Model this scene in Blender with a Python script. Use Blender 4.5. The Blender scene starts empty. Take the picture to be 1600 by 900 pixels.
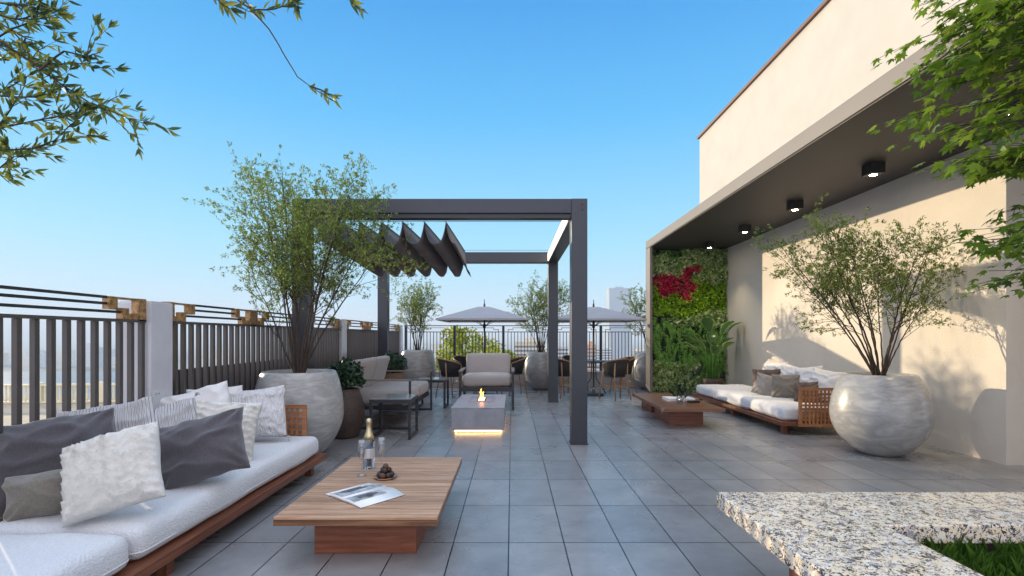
import bpy, bmesh, math, random
from mathutils import Vector, Matrix, noise, Euler
R = math.radians
S = bpy.context.scene
COL = bpy.context.collection
F, CX, HZ, H = 785.0, 800.0, 525.0, 1.25      # focal length in photo pixels, vanishing point, eye height

# ---------------------------------------------------------------- camera
cam = bpy.data.cameras.new('camera'); camo = bpy.data.objects.new('camera', cam); COL.objects.link(camo)
camo.location = (0, 0, H); camo.rotation_euler = (R(90), 0, 0)
cam.lens = F / 1600 * 36; cam.sensor_width = 36; cam.shift_x = 0; cam.shift_y = (HZ - 450) / 1600
cam.clip_start = .05; cam.clip_end = 20000
S.camera = camo

# ---------------------------------------------------------------- sky, sun, exposure
SUN_DIR = Vector((-1, .8, .215)).normalized()
EL = math.asin(SUN_DIR.z)
W = bpy.data.worlds.new('World'); S.world = W; W.use_nodes = True
n = W.node_tree.nodes; l = W.node_tree.links
sky = n.new('ShaderNodeTexSky'); sky.sky_type = 'NISHITA'; sky.sun_disc = False
sky.sun_elevation = EL; sky.sun_rotation = R(-51.3)
sky.altitude = 0; sky.air_density = 1.0; sky.dust_density = .3; sky.ozone_density = 3.0
# clear evening sky: physical sky plus an elevation gradient, with unseen fill brightness added overhead and behind the camera
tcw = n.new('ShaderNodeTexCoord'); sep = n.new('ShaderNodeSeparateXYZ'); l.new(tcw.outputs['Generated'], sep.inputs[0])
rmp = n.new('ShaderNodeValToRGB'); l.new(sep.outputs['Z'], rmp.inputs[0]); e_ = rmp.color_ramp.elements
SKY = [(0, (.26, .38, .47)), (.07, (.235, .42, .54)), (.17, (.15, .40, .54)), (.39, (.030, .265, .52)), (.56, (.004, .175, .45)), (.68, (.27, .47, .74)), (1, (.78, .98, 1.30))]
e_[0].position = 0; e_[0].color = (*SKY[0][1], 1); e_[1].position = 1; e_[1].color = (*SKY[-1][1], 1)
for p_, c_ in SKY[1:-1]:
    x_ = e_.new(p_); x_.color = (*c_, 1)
# brightening towards the back of the camera (added out of view to lift the shade)
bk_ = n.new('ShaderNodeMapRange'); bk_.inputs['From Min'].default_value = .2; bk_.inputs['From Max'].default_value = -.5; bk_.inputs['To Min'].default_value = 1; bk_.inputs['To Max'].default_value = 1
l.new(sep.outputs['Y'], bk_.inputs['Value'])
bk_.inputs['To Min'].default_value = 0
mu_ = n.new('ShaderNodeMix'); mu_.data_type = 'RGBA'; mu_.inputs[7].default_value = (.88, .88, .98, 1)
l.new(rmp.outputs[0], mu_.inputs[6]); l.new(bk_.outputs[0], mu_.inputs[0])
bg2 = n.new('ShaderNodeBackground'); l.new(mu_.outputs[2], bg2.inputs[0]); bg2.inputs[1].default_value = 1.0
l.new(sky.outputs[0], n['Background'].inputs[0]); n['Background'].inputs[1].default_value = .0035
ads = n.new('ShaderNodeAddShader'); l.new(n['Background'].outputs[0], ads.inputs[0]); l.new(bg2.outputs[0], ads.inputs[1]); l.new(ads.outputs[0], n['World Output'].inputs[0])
sun = bpy.data.lights.new('sun', 'SUN'); suno = bpy.data.objects.new('sun', sun); COL.objects.link(suno)
sun.energy = 3.9; sun.angle = R(.6); sun.color = (1, .80, .52)
suno.rotation_euler = SUN_DIR.to_track_quat('Z', 'Y').to_euler()
S.view_settings.view_transform = 'Standard'; S.view_settings.look = 'None'
S.view_settings.gamma = 1; S.view_settings.use_curve_mapping = False
S.view_settings.exposure = .9
S.render.engine = 'CYCLES'
S.cycles.use_denoising = True
S.cycles.max_bounces = 10; S.cycles.transmission_bounces = 10; S.cycles.transparent_max_bounces = 16
S.cycles.sample_clamp_indirect = 4
S.cycles.caustics_reflective = False; S.cycles.caustics_refractive = False
S.cycles.volume_step_rate = 10; S.cycles.volume_max_steps = 64

# ---------------------------------------------------------------- material helpers
def mat(name, col, rough=.6, metal=0, spec=.5, noise_=None, bump=None, transl=0, coat=0, sheen=0):
    """noise_=(scale, amount, (sx,sy,sz)) varies the colour; bump=(kind, scale, strength, dist, (sx,sy,sz))"""
    m = bpy.data.materials.new(name); m.use_nodes = True
    N = m.node_tree.nodes; L = m.node_tree.links; b = N['Principled BSDF']
    b.inputs['Base Color'].default_value = (*col, 1); b.inputs['Roughness'].default_value = rough
    b.inputs['Metallic'].default_value = metal; b.inputs['Specular IOR Level'].default_value = spec
    b.inputs['Coat Weight'].default_value = coat; b.inputs['Coat Roughness'].default_value = .15
    b.inputs['Sheen Weight'].default_value = sheen
    tc = N.new('ShaderNodeTexCoord')
    if noise_:
        sc, am, st = noise_
        mp = N.new('ShaderNodeMapping'); mp.inputs['Scale'].default_value = st; L.new(tc.outputs['Object'], mp.inputs[0])
        t = N.new('ShaderNodeTexNoise'); t.inputs['Scale'].default_value = sc; t.inputs['Detail'].default_value = 6; t.inputs['Roughness'].default_value = .65
        L.new(mp.outputs[0], t.inputs[0])
        r = N.new('ShaderNodeValToRGB'); e = r.color_ramp.elements
        e[0].position = .3; e[1].position = .7
        e[0].color = (*[c * (1 - am) for c in col], 1); e[1].color = (*[min(1, c * (1 + am)) for c in col], 1)
        L.new(t.outputs[0], r.inputs[0]); L.new(r.outputs[0], b.inputs['Base Color'])
        m['ramp'] = r.name
    if bump:
        kind, sc, stg, dist, st = bump
        mp = N.new('ShaderNodeMapping'); mp.inputs['Scale'].default_value = st; L.new(tc.outputs['Object'], mp.inputs[0])
        if kind == 'voronoi':
            t = N.new('ShaderNodeTexVoronoi'); t.inputs['Scale'].default_value = sc
        elif kind == 'wave':
            t = N.new('ShaderNodeTexWave'); t.inputs['Scale'].default_value = sc; t.inputs['Distortion'].default_value = 1.5; t.inputs['Detail'].default_value = 2
        else:
            t = N.new('ShaderNodeTexNoise'); t.inputs['Scale'].default_value = sc; t.inputs['Detail'].default_value = 5
        L.new(mp.outputs[0], t.inputs[0])
        bp = N.new('ShaderNodeBump'); bp.inputs['Strength'].default_value = stg; bp.inputs['Distance'].default_value = dist
        L.new(t.outputs[0], bp.inputs['Height']); L.new(bp.outputs[0], b.inputs['Normal'])
    if transl:
        tr = N.new('ShaderNodeBsdfTranslucent'); mx = N.new('ShaderNodeMixShader'); mx.inputs[0].default_value = transl
        src = b.inputs['Base Color'].links[0].from_socket if b.inputs['Base Color'].links else None
        if src:
            L.new(src, tr.inputs[0])
        else:
            tr.inputs[0].default_value = (*col, 1)
        L.new(b.outputs[0], mx.inputs[1]); L.new(tr.outputs[0], mx.inputs[2]); L.new(mx.outputs[0], N['Material Output'].inputs[0])
    return m

def leafmat(name, cols, rough=.4, transl=.3, scale=9):
    """foliage with the leaf tint varying from clump to clump and leaf to leaf"""
    m = bpy.data.materials.new(name); m.use_nodes = True
    N = m.node_tree.nodes; L = m.node_tree.links; b = N['Principled BSDF']
    tc = N.new('ShaderNodeTexCoord'); geo = N.new('ShaderNodeNewGeometry')
    t = N.new('ShaderNodeTexNoise'); t.inputs['Scale'].default_value = scale; t.inputs['Detail'].default_value = 2; L.new(tc.outputs['Object'], t.inputs[0])
    ad = N.new('ShaderNodeMath'); ad.operation = 'MULTIPLY_ADD'; ad.inputs[1].default_value = .55; L.new(geo.outputs['Random Per Island'], ad.inputs[0])
    ml = N.new('ShaderNodeMath'); ml.operation = 'MULTIPLY'; ml.inputs[1].default_value = .5; L.new(t.outputs[0], ml.inputs[0]); L.new(ml.outputs[0], ad.inputs[2])
    r = N.new('ShaderNodeValToRGB'); L.new(ad.outputs[0], r.inputs[0]); e = r.color_ramp.elements
    e[0].position = .15; e[1].position = .75; e[0].color = (*cols[0], 1); e[1].color = (*cols[-1], 1)
    for k, c in enumerate(cols[1:-1]):
        x = e.new(.15 + .6 * (k + 1) / (len(cols) - 1)); x.color = (*c, 1)
    L.new(r.outputs[0], b.inputs['Base Color']); b.inputs['Roughness'].default_value = rough; b.inputs['Specular IOR Level'].default_value = .35
    tr = N.new('ShaderNodeBsdfTranslucent'); mx = N.new('ShaderNodeMixShader'); mx.inputs[0].default_value = transl
    L.new(r.outputs[0], tr.inputs[0]); L.new(b.outputs[0], mx.inputs[1]); L.new(tr.outputs[0], mx.inputs[2]); L.new(mx.outputs[0], N['Material Output'].inputs[0])
    return m

def woodmat(name, dark, light, axis='X', rough=.45, fine=1.0):
    m = bpy.data.materials.new(name); m.use_nodes = True
    N = m.node_tree.nodes; L = m.node_tree.links; b = N['Principled BSDF']
    tc = N.new('ShaderNodeTexCoord'); mp = N.new('ShaderNodeMapping')
    s = {'X': (1.2, 22, 22), 'Y': (22, 1.2, 22), 'Z': (22, 22, 1.2)}[axis]
    mp.inputs['Scale'].default_value = s; L.new(tc.outputs['Object'], mp.inputs[0])
    t = N.new('ShaderNodeTexNoise'); t.inputs['Scale'].default_value = 2.2 * fine; t.inputs['Detail'].default_value = 9; t.inputs['Roughness'].default_value = .62; t.inputs['Distortion'].default_value = .6
    L.new(mp.outputs[0], t.inputs[0])
    r = N.new('ShaderNodeValToRGB'); L.new(t.outputs[0], r.inputs[0]); e = r.color_ramp.elements
    e[0].position = .36; e[1].position = .66; e[0].color = (*dark, 1); e[1].color = (*light, 1)
    geo = N.new('ShaderNodeNewGeometry'); hv = N.new('ShaderNodeHueSaturation')
    mr = N.new('ShaderNodeMapRange'); mr.inputs['To Min'].default_value = .82; mr.inputs['To Max'].default_value = 1.18
    L.new(geo.outputs['Random Per Island'], mr.inputs['Value']); L.new(mr.outputs[0], hv.inputs['Value']); L.new(r.outputs[0], hv.inputs['Color'])
    L.new(hv.outputs[0], b.inputs['Base Color']); b.inputs['Roughness'].default_value = rough
    bp = N.new('ShaderNodeBump'); bp.inputs['Strength'].default_value = .25; bp.inputs['Distance'].default_value = .002
    L.new(t.outputs[0], bp.inputs['Height']); L.new(bp.outputs[0], b.inputs['Normal'])
    return m

def emit(name, col, s):
    m = bpy.data.materials.new(name); m.use_nodes = True
    b = m.node_tree.nodes['Principled BSDF']; b.inputs['Base Color'].default_value = (*col, 1)
    b.inputs['Emission Color'].default_value = (*col, 1); b.inputs['Emission Strength'].default_value = s
    return m

def tilemat():
    m = bpy.data.materials.new('porcelain_tiles'); m.use_nodes = True
    N = m.node_tree.nodes; L = m.node_tree.links; b = N['Principled BSDF']
    tc = N.new('ShaderNodeTexCoord'); mp = N.new('ShaderNodeMapping'); mp.inputs['Location'].default_value = (.02 + .334 * 20, -3.04 + .665 * 20, 0)
    L.new(tc.outputs['Object'], mp.inputs[0])
    br = N.new('ShaderNodeTexBrick'); br.offset = 0; br.squash = 1
    for k, v in (('Scale', 1), ('Mortar Size', .0042), ('Mortar Smooth', .25), ('Brick Width', .334), ('Row Height', .665), ('Bias', 0)):
        br.inputs[k].default_value = v
    br.inputs['Color1'].default_value = (.215, .214, .222, 1); br.inputs['Color2'].default_value = (.275, .270, .272, 1); br.inputs['Mortar'].default_value = (.014, .014, .016, 1)
    L.new(mp.outputs[0], br.inputs[0])
    t = N.new('ShaderNodeTexNoise'); t.inputs['Scale'].default_value = 3.2; t.inputs['Detail'].default_value = 9; t.inputs['Roughness'].default_value = .7; L.new(tc.outputs['Object'], t.inputs[0])
    t2 = N.new('ShaderNodeTexNoise'); t2.inputs['Scale'].default_value = 1.1; t2.inputs['Detail'].default_value = 4; t2.inputs['Distortion'].default_value = 1.5; L.new(tc.outputs['Object'], t2.inputs[0])
    mr = N.new('ShaderNodeMapRange'); mr.inputs['From Min'].default_value = .3; mr.inputs['From Max'].default_value = .7; mr.inputs['To Min'].default_value = .78; mr.inputs['To Max'].default_value = 1.22
    L.new(t.outputs[0], mr.inputs['Value'])
    mm = N.new('ShaderNodeMix'); mm.data_type = 'RGBA'; mm.blend_type = 'MULTIPLY'; mm.inputs[0].default_value = 1
    L.new(br.outputs['Color'], mm.inputs[6]); L.new(mr.outputs[0], mm.inputs[7]); L.new(mm.outputs[2], b.inputs['Base Color'])
    rr = N.new('ShaderNodeMapRange'); rr.inputs['From Min'].default_value = .3; rr.inputs['From Max'].default_value = .7; rr.inputs['To Min'].default_value = .23; rr.inputs['To Max'].default_value = .36
    L.new(t2.outputs[0], rr.inputs['Value']); L.new(rr.outputs[0], b.inputs['Roughness'])
    inv = N.new('ShaderNodeMath'); inv.operation = 'SUBTRACT'; inv.inputs[0].default_value = 1; L.new(br.outputs['Fac'], inv.inputs[1])
    a = N.new('ShaderNodeMath'); a.operation = 'MULTIPLY_ADD'; a.inputs[1].default_value = .003; L.new(t.outputs[0], a.inputs[0]); L.new(inv.outputs[0], a.inputs[2])
    bp = N.new('ShaderNodeBump'); bp.inputs['Strength'].default_value = .6; bp.inputs['Distance'].default_value = .004; L.new(a.outputs[0], bp.inputs['Height']); L.new(bp.outputs[0], b.inputs['Normal'])
    b.inputs['Specular IOR Level'].default_value = .7
    return m

def granitemat():
    m = bpy.data.materials.new('speckled_granite'); m.use_nodes = True
    N = m.node_tree.nodes; L = m.node_tree.links; b = N['Principled BSDF']
    tc = N.new('ShaderNodeTexCoord'); wn = N.new('ShaderNodeTexNoise'); wn.inputs['Scale'].default_value = 60; wn.inputs['Detail'].default_value = 3; L.new(tc.outputs['Object'], wn.inputs[0])
    mx0 = N.new('ShaderNodeMix'); mx0.data_type = 'RGBA'; mx0.blend_type = 'LINEAR_LIGHT'; mx0.inputs[0].default_value = .035
    L.new(tc.outputs['Object'], mx0.inputs[6]); L.new(wn.outputs['Color'], mx0.inputs[7])
    def vor(scale, ramp):
        v = N.new('ShaderNodeTexVoronoi'); v.inputs['Scale'].default_value = scale; L.new(mx0.outputs[2], v.inputs[0])
        sp = N.new('ShaderNodeSeparateColor'); L.new(v.outputs['Color'], sp.inputs[0])
        r = N.new('ShaderNodeValToRGB'); r.color_ramp.interpolation = 'CONSTANT'; e = r.color_ramp.elements
        e[0].position = 0; e[0].color = (*ramp[0][1], 1); e[1].position = ramp[1][0]; e[1].color = (*ramp[1][1], 1)
        for p, c in ramp[2:]:
            x = e.new(p); x.color = (*c, 1)
        L.new(sp.outputs[0], r.inputs[0]); return r, sp
    a, sa = vor(52, [(0, (.76, .64, .50)), (.3, (.80, .66, .47)), (.55, (.62, .57, .52)), (.7, (.80, .75, .66)), (.9, (.30, .30, .32))])
    d, sd = vor(82, [(0, (.03, .03, .035)), (.5, (.12, .12, .13)), (.8, (.25, .18, .12))])
    pn = N.new('ShaderNodeTexNoise'); pn.inputs['Scale'].default_value = 16; pn.inputs['Detail'].default_value = 3; L.new(tc.outputs['Object'], pn.inputs[0])
    ad = N.new('ShaderNodeMath'); ad.operation = 'ADD'; L.new(sd.outputs[1], ad.inputs[0]); L.new(pn.outputs[0], ad.inputs[1])
    g = N.new('ShaderNodeMath'); g.operation = 'GREATER_THAN'; g.inputs[1].default_value = 1.22; L.new(ad.outputs[0], g.inputs[0])
    mx = N.new('ShaderNodeMix'); mx.data_type = 'RGBA'; L.new(g.outputs[0], mx.inputs[0]); L.new(a.outputs[0], mx.inputs[6]); L.new(d.outputs[0], mx.inputs[7])
    L.new(mx.outputs[2], b.inputs['Base Color']); b.inputs['Roughness'].default_value = .22
    return m

def stuccomat(name, col, sc=55, st=.35):
    return mat(name, col, .85, noise_=(2.2, .05, (1, 1, 1)), bump=('noise', sc, st, .01, (1, 1, 1)))

M = {}
M['tile'] = tilemat()
M['granite'] = granitemat()
M['stucco'] = stuccomat('cream_stucco', (.62, .57, .51))
M['upper_stucco'] = stuccomat('pale_stucco', (.54, .51, .46), 40, .15)
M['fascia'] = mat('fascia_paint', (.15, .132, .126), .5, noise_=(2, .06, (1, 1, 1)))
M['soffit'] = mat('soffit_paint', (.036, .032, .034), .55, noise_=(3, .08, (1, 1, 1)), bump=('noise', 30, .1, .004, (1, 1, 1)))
M['coping'] = mat('brown_coping', (.16, .07, .05), .5)
M['white_wall'] = stuccomat('grey_render', (.42, .41, .42))
M['pillar'] = mat('polished_pale_stone', (.50, .50, .53), .13, noise_=(5, .06, (1, 1, 1)), coat=.4)
M['slat'] = mat('bronze_aluminium', (.082, .072, .068), .42, metal=.35, noise_=(8, .08, (1, 1, 1)))
M['dark_metal'] = mat('dark_rail_metal', (.03, .036, .045), .4, metal=.5)
M['brass_stone'] = mat('brown_gold_marble', (.30, .17, .065), .3, metal=.25, noise_=(38, .75, (1, 1, 1)))
M['pergola'] = mat('pergola_aluminium', (.042, .046, .058), .38, metal=.3, noise_=(4, .05, (1, 1, 1)))
M['awning'] = mat('taupe_awning_fabric', (.19, .165, .165), .85, noise_=(6, .18, (1, .3, 6)), bump=('noise', 260, .3, .002, (1, 1, 1)), transl=.2)
M['furn_metal'] = mat('charcoal_furniture_metal', (.035, .036, .042), .4, metal=.3)
M['table_glass'] = mat('grey_table_top', (.23, .23, .24), .16, noise_=(9, .06, (1, 1, 1)))
M['arm_wood'] = woodmat('weathered_arm_wood', (.16, .12, .10), (.26, .21, .17), 'X')
M['uphol'] = mat('stone_grey_upholstery', (.34, .31, .30), .95, noise_=(160, .16, (1, 1, 1)), bump=('noise', 260, .5, .004, (1, 1, 1)), sheen=.2)
M['boucle'] = mat('white_woven_boucle', (.62, .62, .64), .95, noise_=(150, .10, (1, .6, 1)), bump=('voronoi', 120, .75, .0045, (1, .62, 1)), sheen=.2)
M['linen_dark'] = mat('charcoal_linen', (.075, .068, .078), .95, noise_=(90, .22, (1, 1, 1)), bump=('noise', 300, .5, .003, (1, 1, 1)), sheen=.35)
M['linen_taupe'] = mat('taupe_linen', (.17, .15, .125), .95, noise_=(90, .2, (1, 1, 1)), bump=('noise', 300, .5, .003, (1, 1, 1)), sheen=.35)
M['linen_brown'] = mat('brown_linen', (.11, .075, .06), .95, noise_=(90, .2, (1, 1, 1)), bump=('noise', 300, .5, .003, (1, 1, 1)))
M['linen_grey'] = mat('grey_linen', (.27, .25, .235), .95, noise_=(90, .14, (1, 1, 1)), bump=('noise', 300, .5, .003, (1, 1, 1)))
M['ivory'] = mat('ivory_ruffled_cotton', (.64, .62, .58), .95, noise_=(60, .08, (1, 1, 1)), bump=('noise', 140, .7, .006, (1, 1, 1)))
M['stripe'] = mat('white_ribbed_cotton', (.60, .58, .59), .95, noise_=(1.0, .0, (1, 1, 1)), bump=('wave', 19, 1.0, .012, (1, .25, .25)))
M['knit'] = mat('white_cable_knit', (.62, .61, .62), .95, noise_=(40, .06, (1, 1, 1)), bump=('voronoi', 38, 1.0, .014, (1.7, .6, 1)))
M['plainw'] = mat('white_cotton', (.66, .64, .64), .95, noise_=(30, .04, (1, 1, 1)), bump=('noise', 220, .4, .003, (1, 1, 1)))
M['wood_red'] = woodmat('iroko_wood', (.11, .032, .014), (.25, .085, .04), 'Y')
M['wood_red_x'] = woodmat('iroko_wood_crosswise', (.16, .045, .02), (.32, .105, .05), 'X')
M['wood_top'] = woodmat('teak_plank', (.32, .175, .10), (.52, .33, .21), 'X', .42)
M['wood_top_y'] = woodmat('walnut_top', (.13, .052, .03), (.26, .12, .07), 'X', .35)
M['wood_edge'] = woodmat('teak_edge', (.10, .04, .018), (.27, .13, .06), 'X', .45)
M['lattice'] = woodmat('lattice_wood', (.26, .10, .04), (.44, .20, .09), 'X', .5)
M['soil'] = mat('dark_soil', (.035, .022, .016), 1, noise_=(40, .5, (1, 1, 1)), bump=('noise', 60, 1, .02, (1, 1, 1)))
M['basket'] = mat('dark_woven_basket', (.055, .035, .028), .6, noise_=(24, .6, (1, 1, 3)), bump=('wave', 16, 1, .02, (.01, .01, 1)))
M['basket_tan'] = mat('brown_woven_basket', (.16, .10, .06), .6, noise_=(24, .5, (1, 1, 3)), bump=('wave', 16, 1, .02, (.01, .01, 1)))
M['black'] = mat('black_plastic', (.012, .012, .013), .45)
M['bamboo'] = mat('bamboo_cane', (.34, .19, .09), .4, noise_=(30, .4, (1, 1, 1)))
M['weave'] = mat('black_wicker', (.018, .016, .018), .7, bump=('voronoi', 90, 1, .01, (1, 1, 1)))
M['umbrella'] = mat('grey_parasol_fabric', (.40, .40, .43), .9, noise_=(3, .06, (1, 1, 1)), bump=('noise', 200, .3, .003, (1, 1, 1)), transl=.15)
M['concrete'] = mat('fire_pit_concrete', (.27, .28, .32), .6, noise_=(6, .18, (1, 1, 1)), bump=('noise', 30, .2, .004, (1, 1, 1)))
M['concrete_light'] = mat('fire_pit_top', (.40, .38, .39), .4, noise_=(6, .1, (1, 1, 1)))
M['bark'] = mat('grey_brown_bark', (.050, .033, .025), .9, noise_=(30, .35, (1, 1, .4)), bump=('noise', 70, .6, .006, (1, 1, .3)))
M['glow'] = emit('led_strip', (1, .55, .22), 4.5)
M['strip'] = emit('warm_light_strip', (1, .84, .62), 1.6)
M['flame'] = emit('gas_flame', (1, .36, .05), 5)
M['lamp'] = emit('downlight_disc', (1, .80, .52), 60)
M['leaf_olive'] = leafmat('olive_leaves', [(.045, .075, .014), (.13, .19, .032), (.30, .37, .08)], .45, .45)
M['leaf_fg'] = leafmat('willow_leaves', [(.035, .065, .032), (.075, .12, .045), (.27, .28, .03)], .55, .38, 5)
M['leaf_maple'] = leafmat('maple_leaves', [(.06, .13, .012), (.13, .23, .018), (.28, .38, .04)], .38, .46, 6)
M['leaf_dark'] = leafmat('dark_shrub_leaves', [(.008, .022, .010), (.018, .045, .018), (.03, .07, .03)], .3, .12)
M['leaf_banana'] = leafmat('strelitzia_leaves', [(.03, .075, .02), (.055, .13, .035), (.11, .21, .06)], .28, .25)
M['leaf_fern'] = leafmat('fern_leaves', [(.05, .17, .025), (.13, .34, .05), (.26, .50, .09)], .5, .35)
M['leaf_lime'] = leafmat('lime_leaves', [(.08, .20, .010), (.26, .48, .016), (.45, .66, .03)], .4, .3)
M['leaf_varieg'] = leafmat('variegated_leaves', [(.07, .20, .03), (.28, .44, .12), (.82, .88, .50)], .4, .3)
M['flower'] = leafmat('crimson_flowers', [(.28, .002, .03), (.70, .008, .08), (.85, .04, .14)], .5, .2)
M['leaf_far'] = leafmat('sunlit_far_leaves', [(.06, .10, .008), (.22, .28, .012), (.46, .46, .03)], .6, .35, 1.2)
M['grass'] = leafmat('grass_blades', [(.02, .06, .008), (.05, .12, .012), (.12, .22, .03)], .4, .35, 8)
M['page'] = mat('magazine_paper', (.80, .80, .80), .35)
M['ink'] = mat('printed_photo_grey', (.10, .10, .11), .35, noise_=(22, .85, (1, 1, 1)))
M['ink2'] = mat('printed_photo_pale', (.34, .34, .35), .35, noise_=(16, .7, (1, 1, 1)))
M['gold_foil'] = mat('gold_foil', (.62, .52, .32), .35, metal=.9, bump=('noise', 160, .8, .003, (1, 1, 1)))
M['copper'] = mat('rose_gold_plate', (.62, .34, .22), .25, metal=.9)
M['choco'] = mat('chocolate', (.028, .015, .011), .5, bump=('noise', 260, .7, .002, (1, 1, 1)))
M['choco2'] = mat('cocoa_dusted_chocolate', (.10, .055, .034), .85, noise_=(200, .4, (1, 1, 1)))
def glassmat(name, col, rough=.0):
    m = mat(name, col, rough); b = m.node_tree.nodes['Principled BSDF']; b.inputs['Transmission Weight'].default_value = 1; b.inputs['IOR'].default_value = 1.45
    return m
def thinglass(name, col, k=.12):
    m = bpy.data.materials.new(name); m.use_nodes = True; N = m.node_tree.nodes; L = m.node_tree.links; N.remove(N['Principled BSDF'])
    t = N.new('ShaderNodeBsdfTransparent'); t.inputs[0].default_value = (*col, 1); g = N.new('ShaderNodeBsdfGlossy'); g.inputs['Roughness'].default_value = .03
    fr = N.new('ShaderNodeLayerWeight'); fr.inputs[0].default_value = .35; ad = N.new('ShaderNodeMath'); ad.operation = 'MULTIPLY_ADD'; ad.inputs[1].default_value = .75; ad.inputs[2].default_value = k; ad.use_clamp = True
    L.new(fr.outputs['Facing'], ad.inputs[0]); mx = N.new('ShaderNodeMixShader'); L.new(ad.outputs[0], mx.inputs[0]); L.new(t.outputs[0], mx.inputs[1]); L.new(g.outputs[0], mx.inputs[2]); L.new(mx.outputs[0], N['Material Output'].inputs[0]); return m
M['glass'] = thinglass('clear_glass', (.95, .97, 1), .10)
M['bottle'] = glassmat('pale_bottle_glass', (.80, .88, .95), .02)
M['wine'] = thinglass('sparkling_wine', (.92, .90, .86), .06)
M['label'] = mat('silver_label', (.62, .62, .66), .35, metal=.4)
M['cream_paint'] = mat('cream_balustrade', (.72, .64, .45), .7, noise_=(3, .08, (1, 1, 1)))
M['roof_tan'] = mat('tan_roof_screed', (.33, .27, .20), .9, noise_=(.6, .2, (1, 1, 1)))
M['water'] = mat('harbour_water', (.05, .09, .13), .35, noise_=(.01, .2, (1, 1, 1)))
M['ground'] = mat('city_ground', (.12, .13, .11), .95, noise_=(.02, .3, (1, 1, 1)))

# ---------------------------------------------------------------- object helpers
def tag(o, label=None, cat=None, group=None, kind=None):
    if label: o['label'] = label
    if cat: o['category'] = cat
    if group: o['group'] = group
    if kind: o['kind'] = kind
    return o
def thing(name, label, cat, loc=(0, 0, 0), rz=0, group=None):
    o = bpy.data.objects.new(name, None); COL.objects.link(o); o.location = loc; o.rotation_euler = (0, 0, rz)
    o.empty_display_size = .1
    return tag(o, label, cat, group)
def copy_tree(o, parent=None):
    c = o.copy(); COL.objects.link(c)
    if parent is not None: c.parent = parent
    for ch in [x for x in bpy.data.objects if x.parent == o]:
        copy_tree(ch, c)
    return c
def dup(o, loc, rz, label, scale=None, group=None):
    c = copy_tree(o); c.location = loc; c.rotation_euler = (0, 0, rz); c['label'] = label
    if scale: c.scale = scale
    if group: c['group'] = group
    return c

class MB:
    def __init__(self): self.v = []; self.f = []; self.mi = []
    def add(self, vs, fs, mi=0):
        b = len(self.v); self.v.extend(tuple(p) for p in vs); self.f.extend(tuple(i + b for i in f) for f in fs); self.mi.extend([mi] * len(fs)); return self
    def box(self, x0, x1, y0, y1, z0, z1, mi=0, mtx=None):
        vs = [Vector((x, y, z)) for z in (z0, z1) for y in (y0, y1) for x in (x0, x1)]
        if mtx is not None: vs = [mtx @ p for p in vs]
        return self.add(vs, [(0, 2, 3, 1), (4, 5, 7, 6), (0, 1, 5, 4), (2, 6, 7, 3), (0, 4, 6, 2), (1, 3, 7, 5)], mi)
    def tube(self, pts, rad, seg=8, mi=0, caps=True):
        pts = [Vector(p) for p in pts]
        if not hasattr(rad, '__len__'): rad = [rad] * len(pts)
        vs = []; nrm = None; k = len(pts)
        for i, p in enumerate(pts):
            t = (pts[min(i + 1, k - 1)] - pts[max(i - 1, 0)])
            if t.length < 1e-9: t = Vector((0, 0, 1))
            t.normalize()
            if nrm is None:
                a = Vector((0, 0, 1)) if abs(t.z) < .9 else Vector((1, 0, 0)); nrm = t.cross(a).normalized()
            else:
                nrm = (nrm - t * nrm.dot(t))
                nrm = nrm.normalized() if nrm.length > 1e-6 else t.orthogonal().normalized()
            bn = t.cross(nrm)
            for s in range(seg):
                a = 2 * math.pi * s / seg; vs.append(p + (nrm * math.cos(a) + bn * math.sin(a)) * rad[i])
        fs = [(i * seg + s, i * seg + (s + 1) % seg, (i + 1) * seg + (s + 1) % seg, (i + 1) * seg + s) for i in range(k - 1) for s in range(seg)]
        if caps: fs += [tuple(range(seg))[::-1], tuple(range((k - 1) * seg, k * seg))]
        return self.add(vs, fs, mi)
    def lathe(self, prof, seg=48, c=(0, 0, 0), mi=0, wob=None):
        vs = []
        for r, z in prof:
            for s in range(seg):
                a = 2 * math.pi * s / seg; q = r * (1 + (wob(a, z) if wob else 0)); vs.append((c[0] + q * math.cos(a), c[1] + q * math.sin(a), c[2] + z))
        k = len(prof)
        fs = [(i * seg + s, i * seg + (s + 1) % seg, (i + 1) * seg + (s + 1) % seg, (i + 1) * seg + s) for i in range(k - 1) for s in range(seg)]
        if prof[0][0] > 1e-4: fs.append(tuple(range(seg))[::-1])
        if prof[-1][0] > 1e-4: fs.append(tuple(range((k - 1) * seg, k * seg)))
        return self.add(vs, fs, mi)
    def build(self, name, m, parent=None, smooth=False, bevel=0, bseg=2):
        me = bpy.data.meshes.new(name); me.from_pydata(self.v, [], self.f)
        for x in (m if isinstance(m, (list, tuple)) else [m]): me.materials.append(M[x] if isinstance(x, str) else x)
        if any(self.mi): me.polygons.foreach_set('material_index', self.mi)
        if smooth: me.polygons.foreach_set('use_smooth', [True] * len(me.polygons))
        me.update()
        o = bpy.data.objects.new(name, me); COL.objects.link(o)
        if parent is not None: o.parent = parent
        if bevel:
            b = o.modifiers.new('bevel', 'BEVEL'); b.width = bevel; b.segments = bseg; b.limit_method = 'ANGLE'; b.angle_limit = R(40)
        return o

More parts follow.
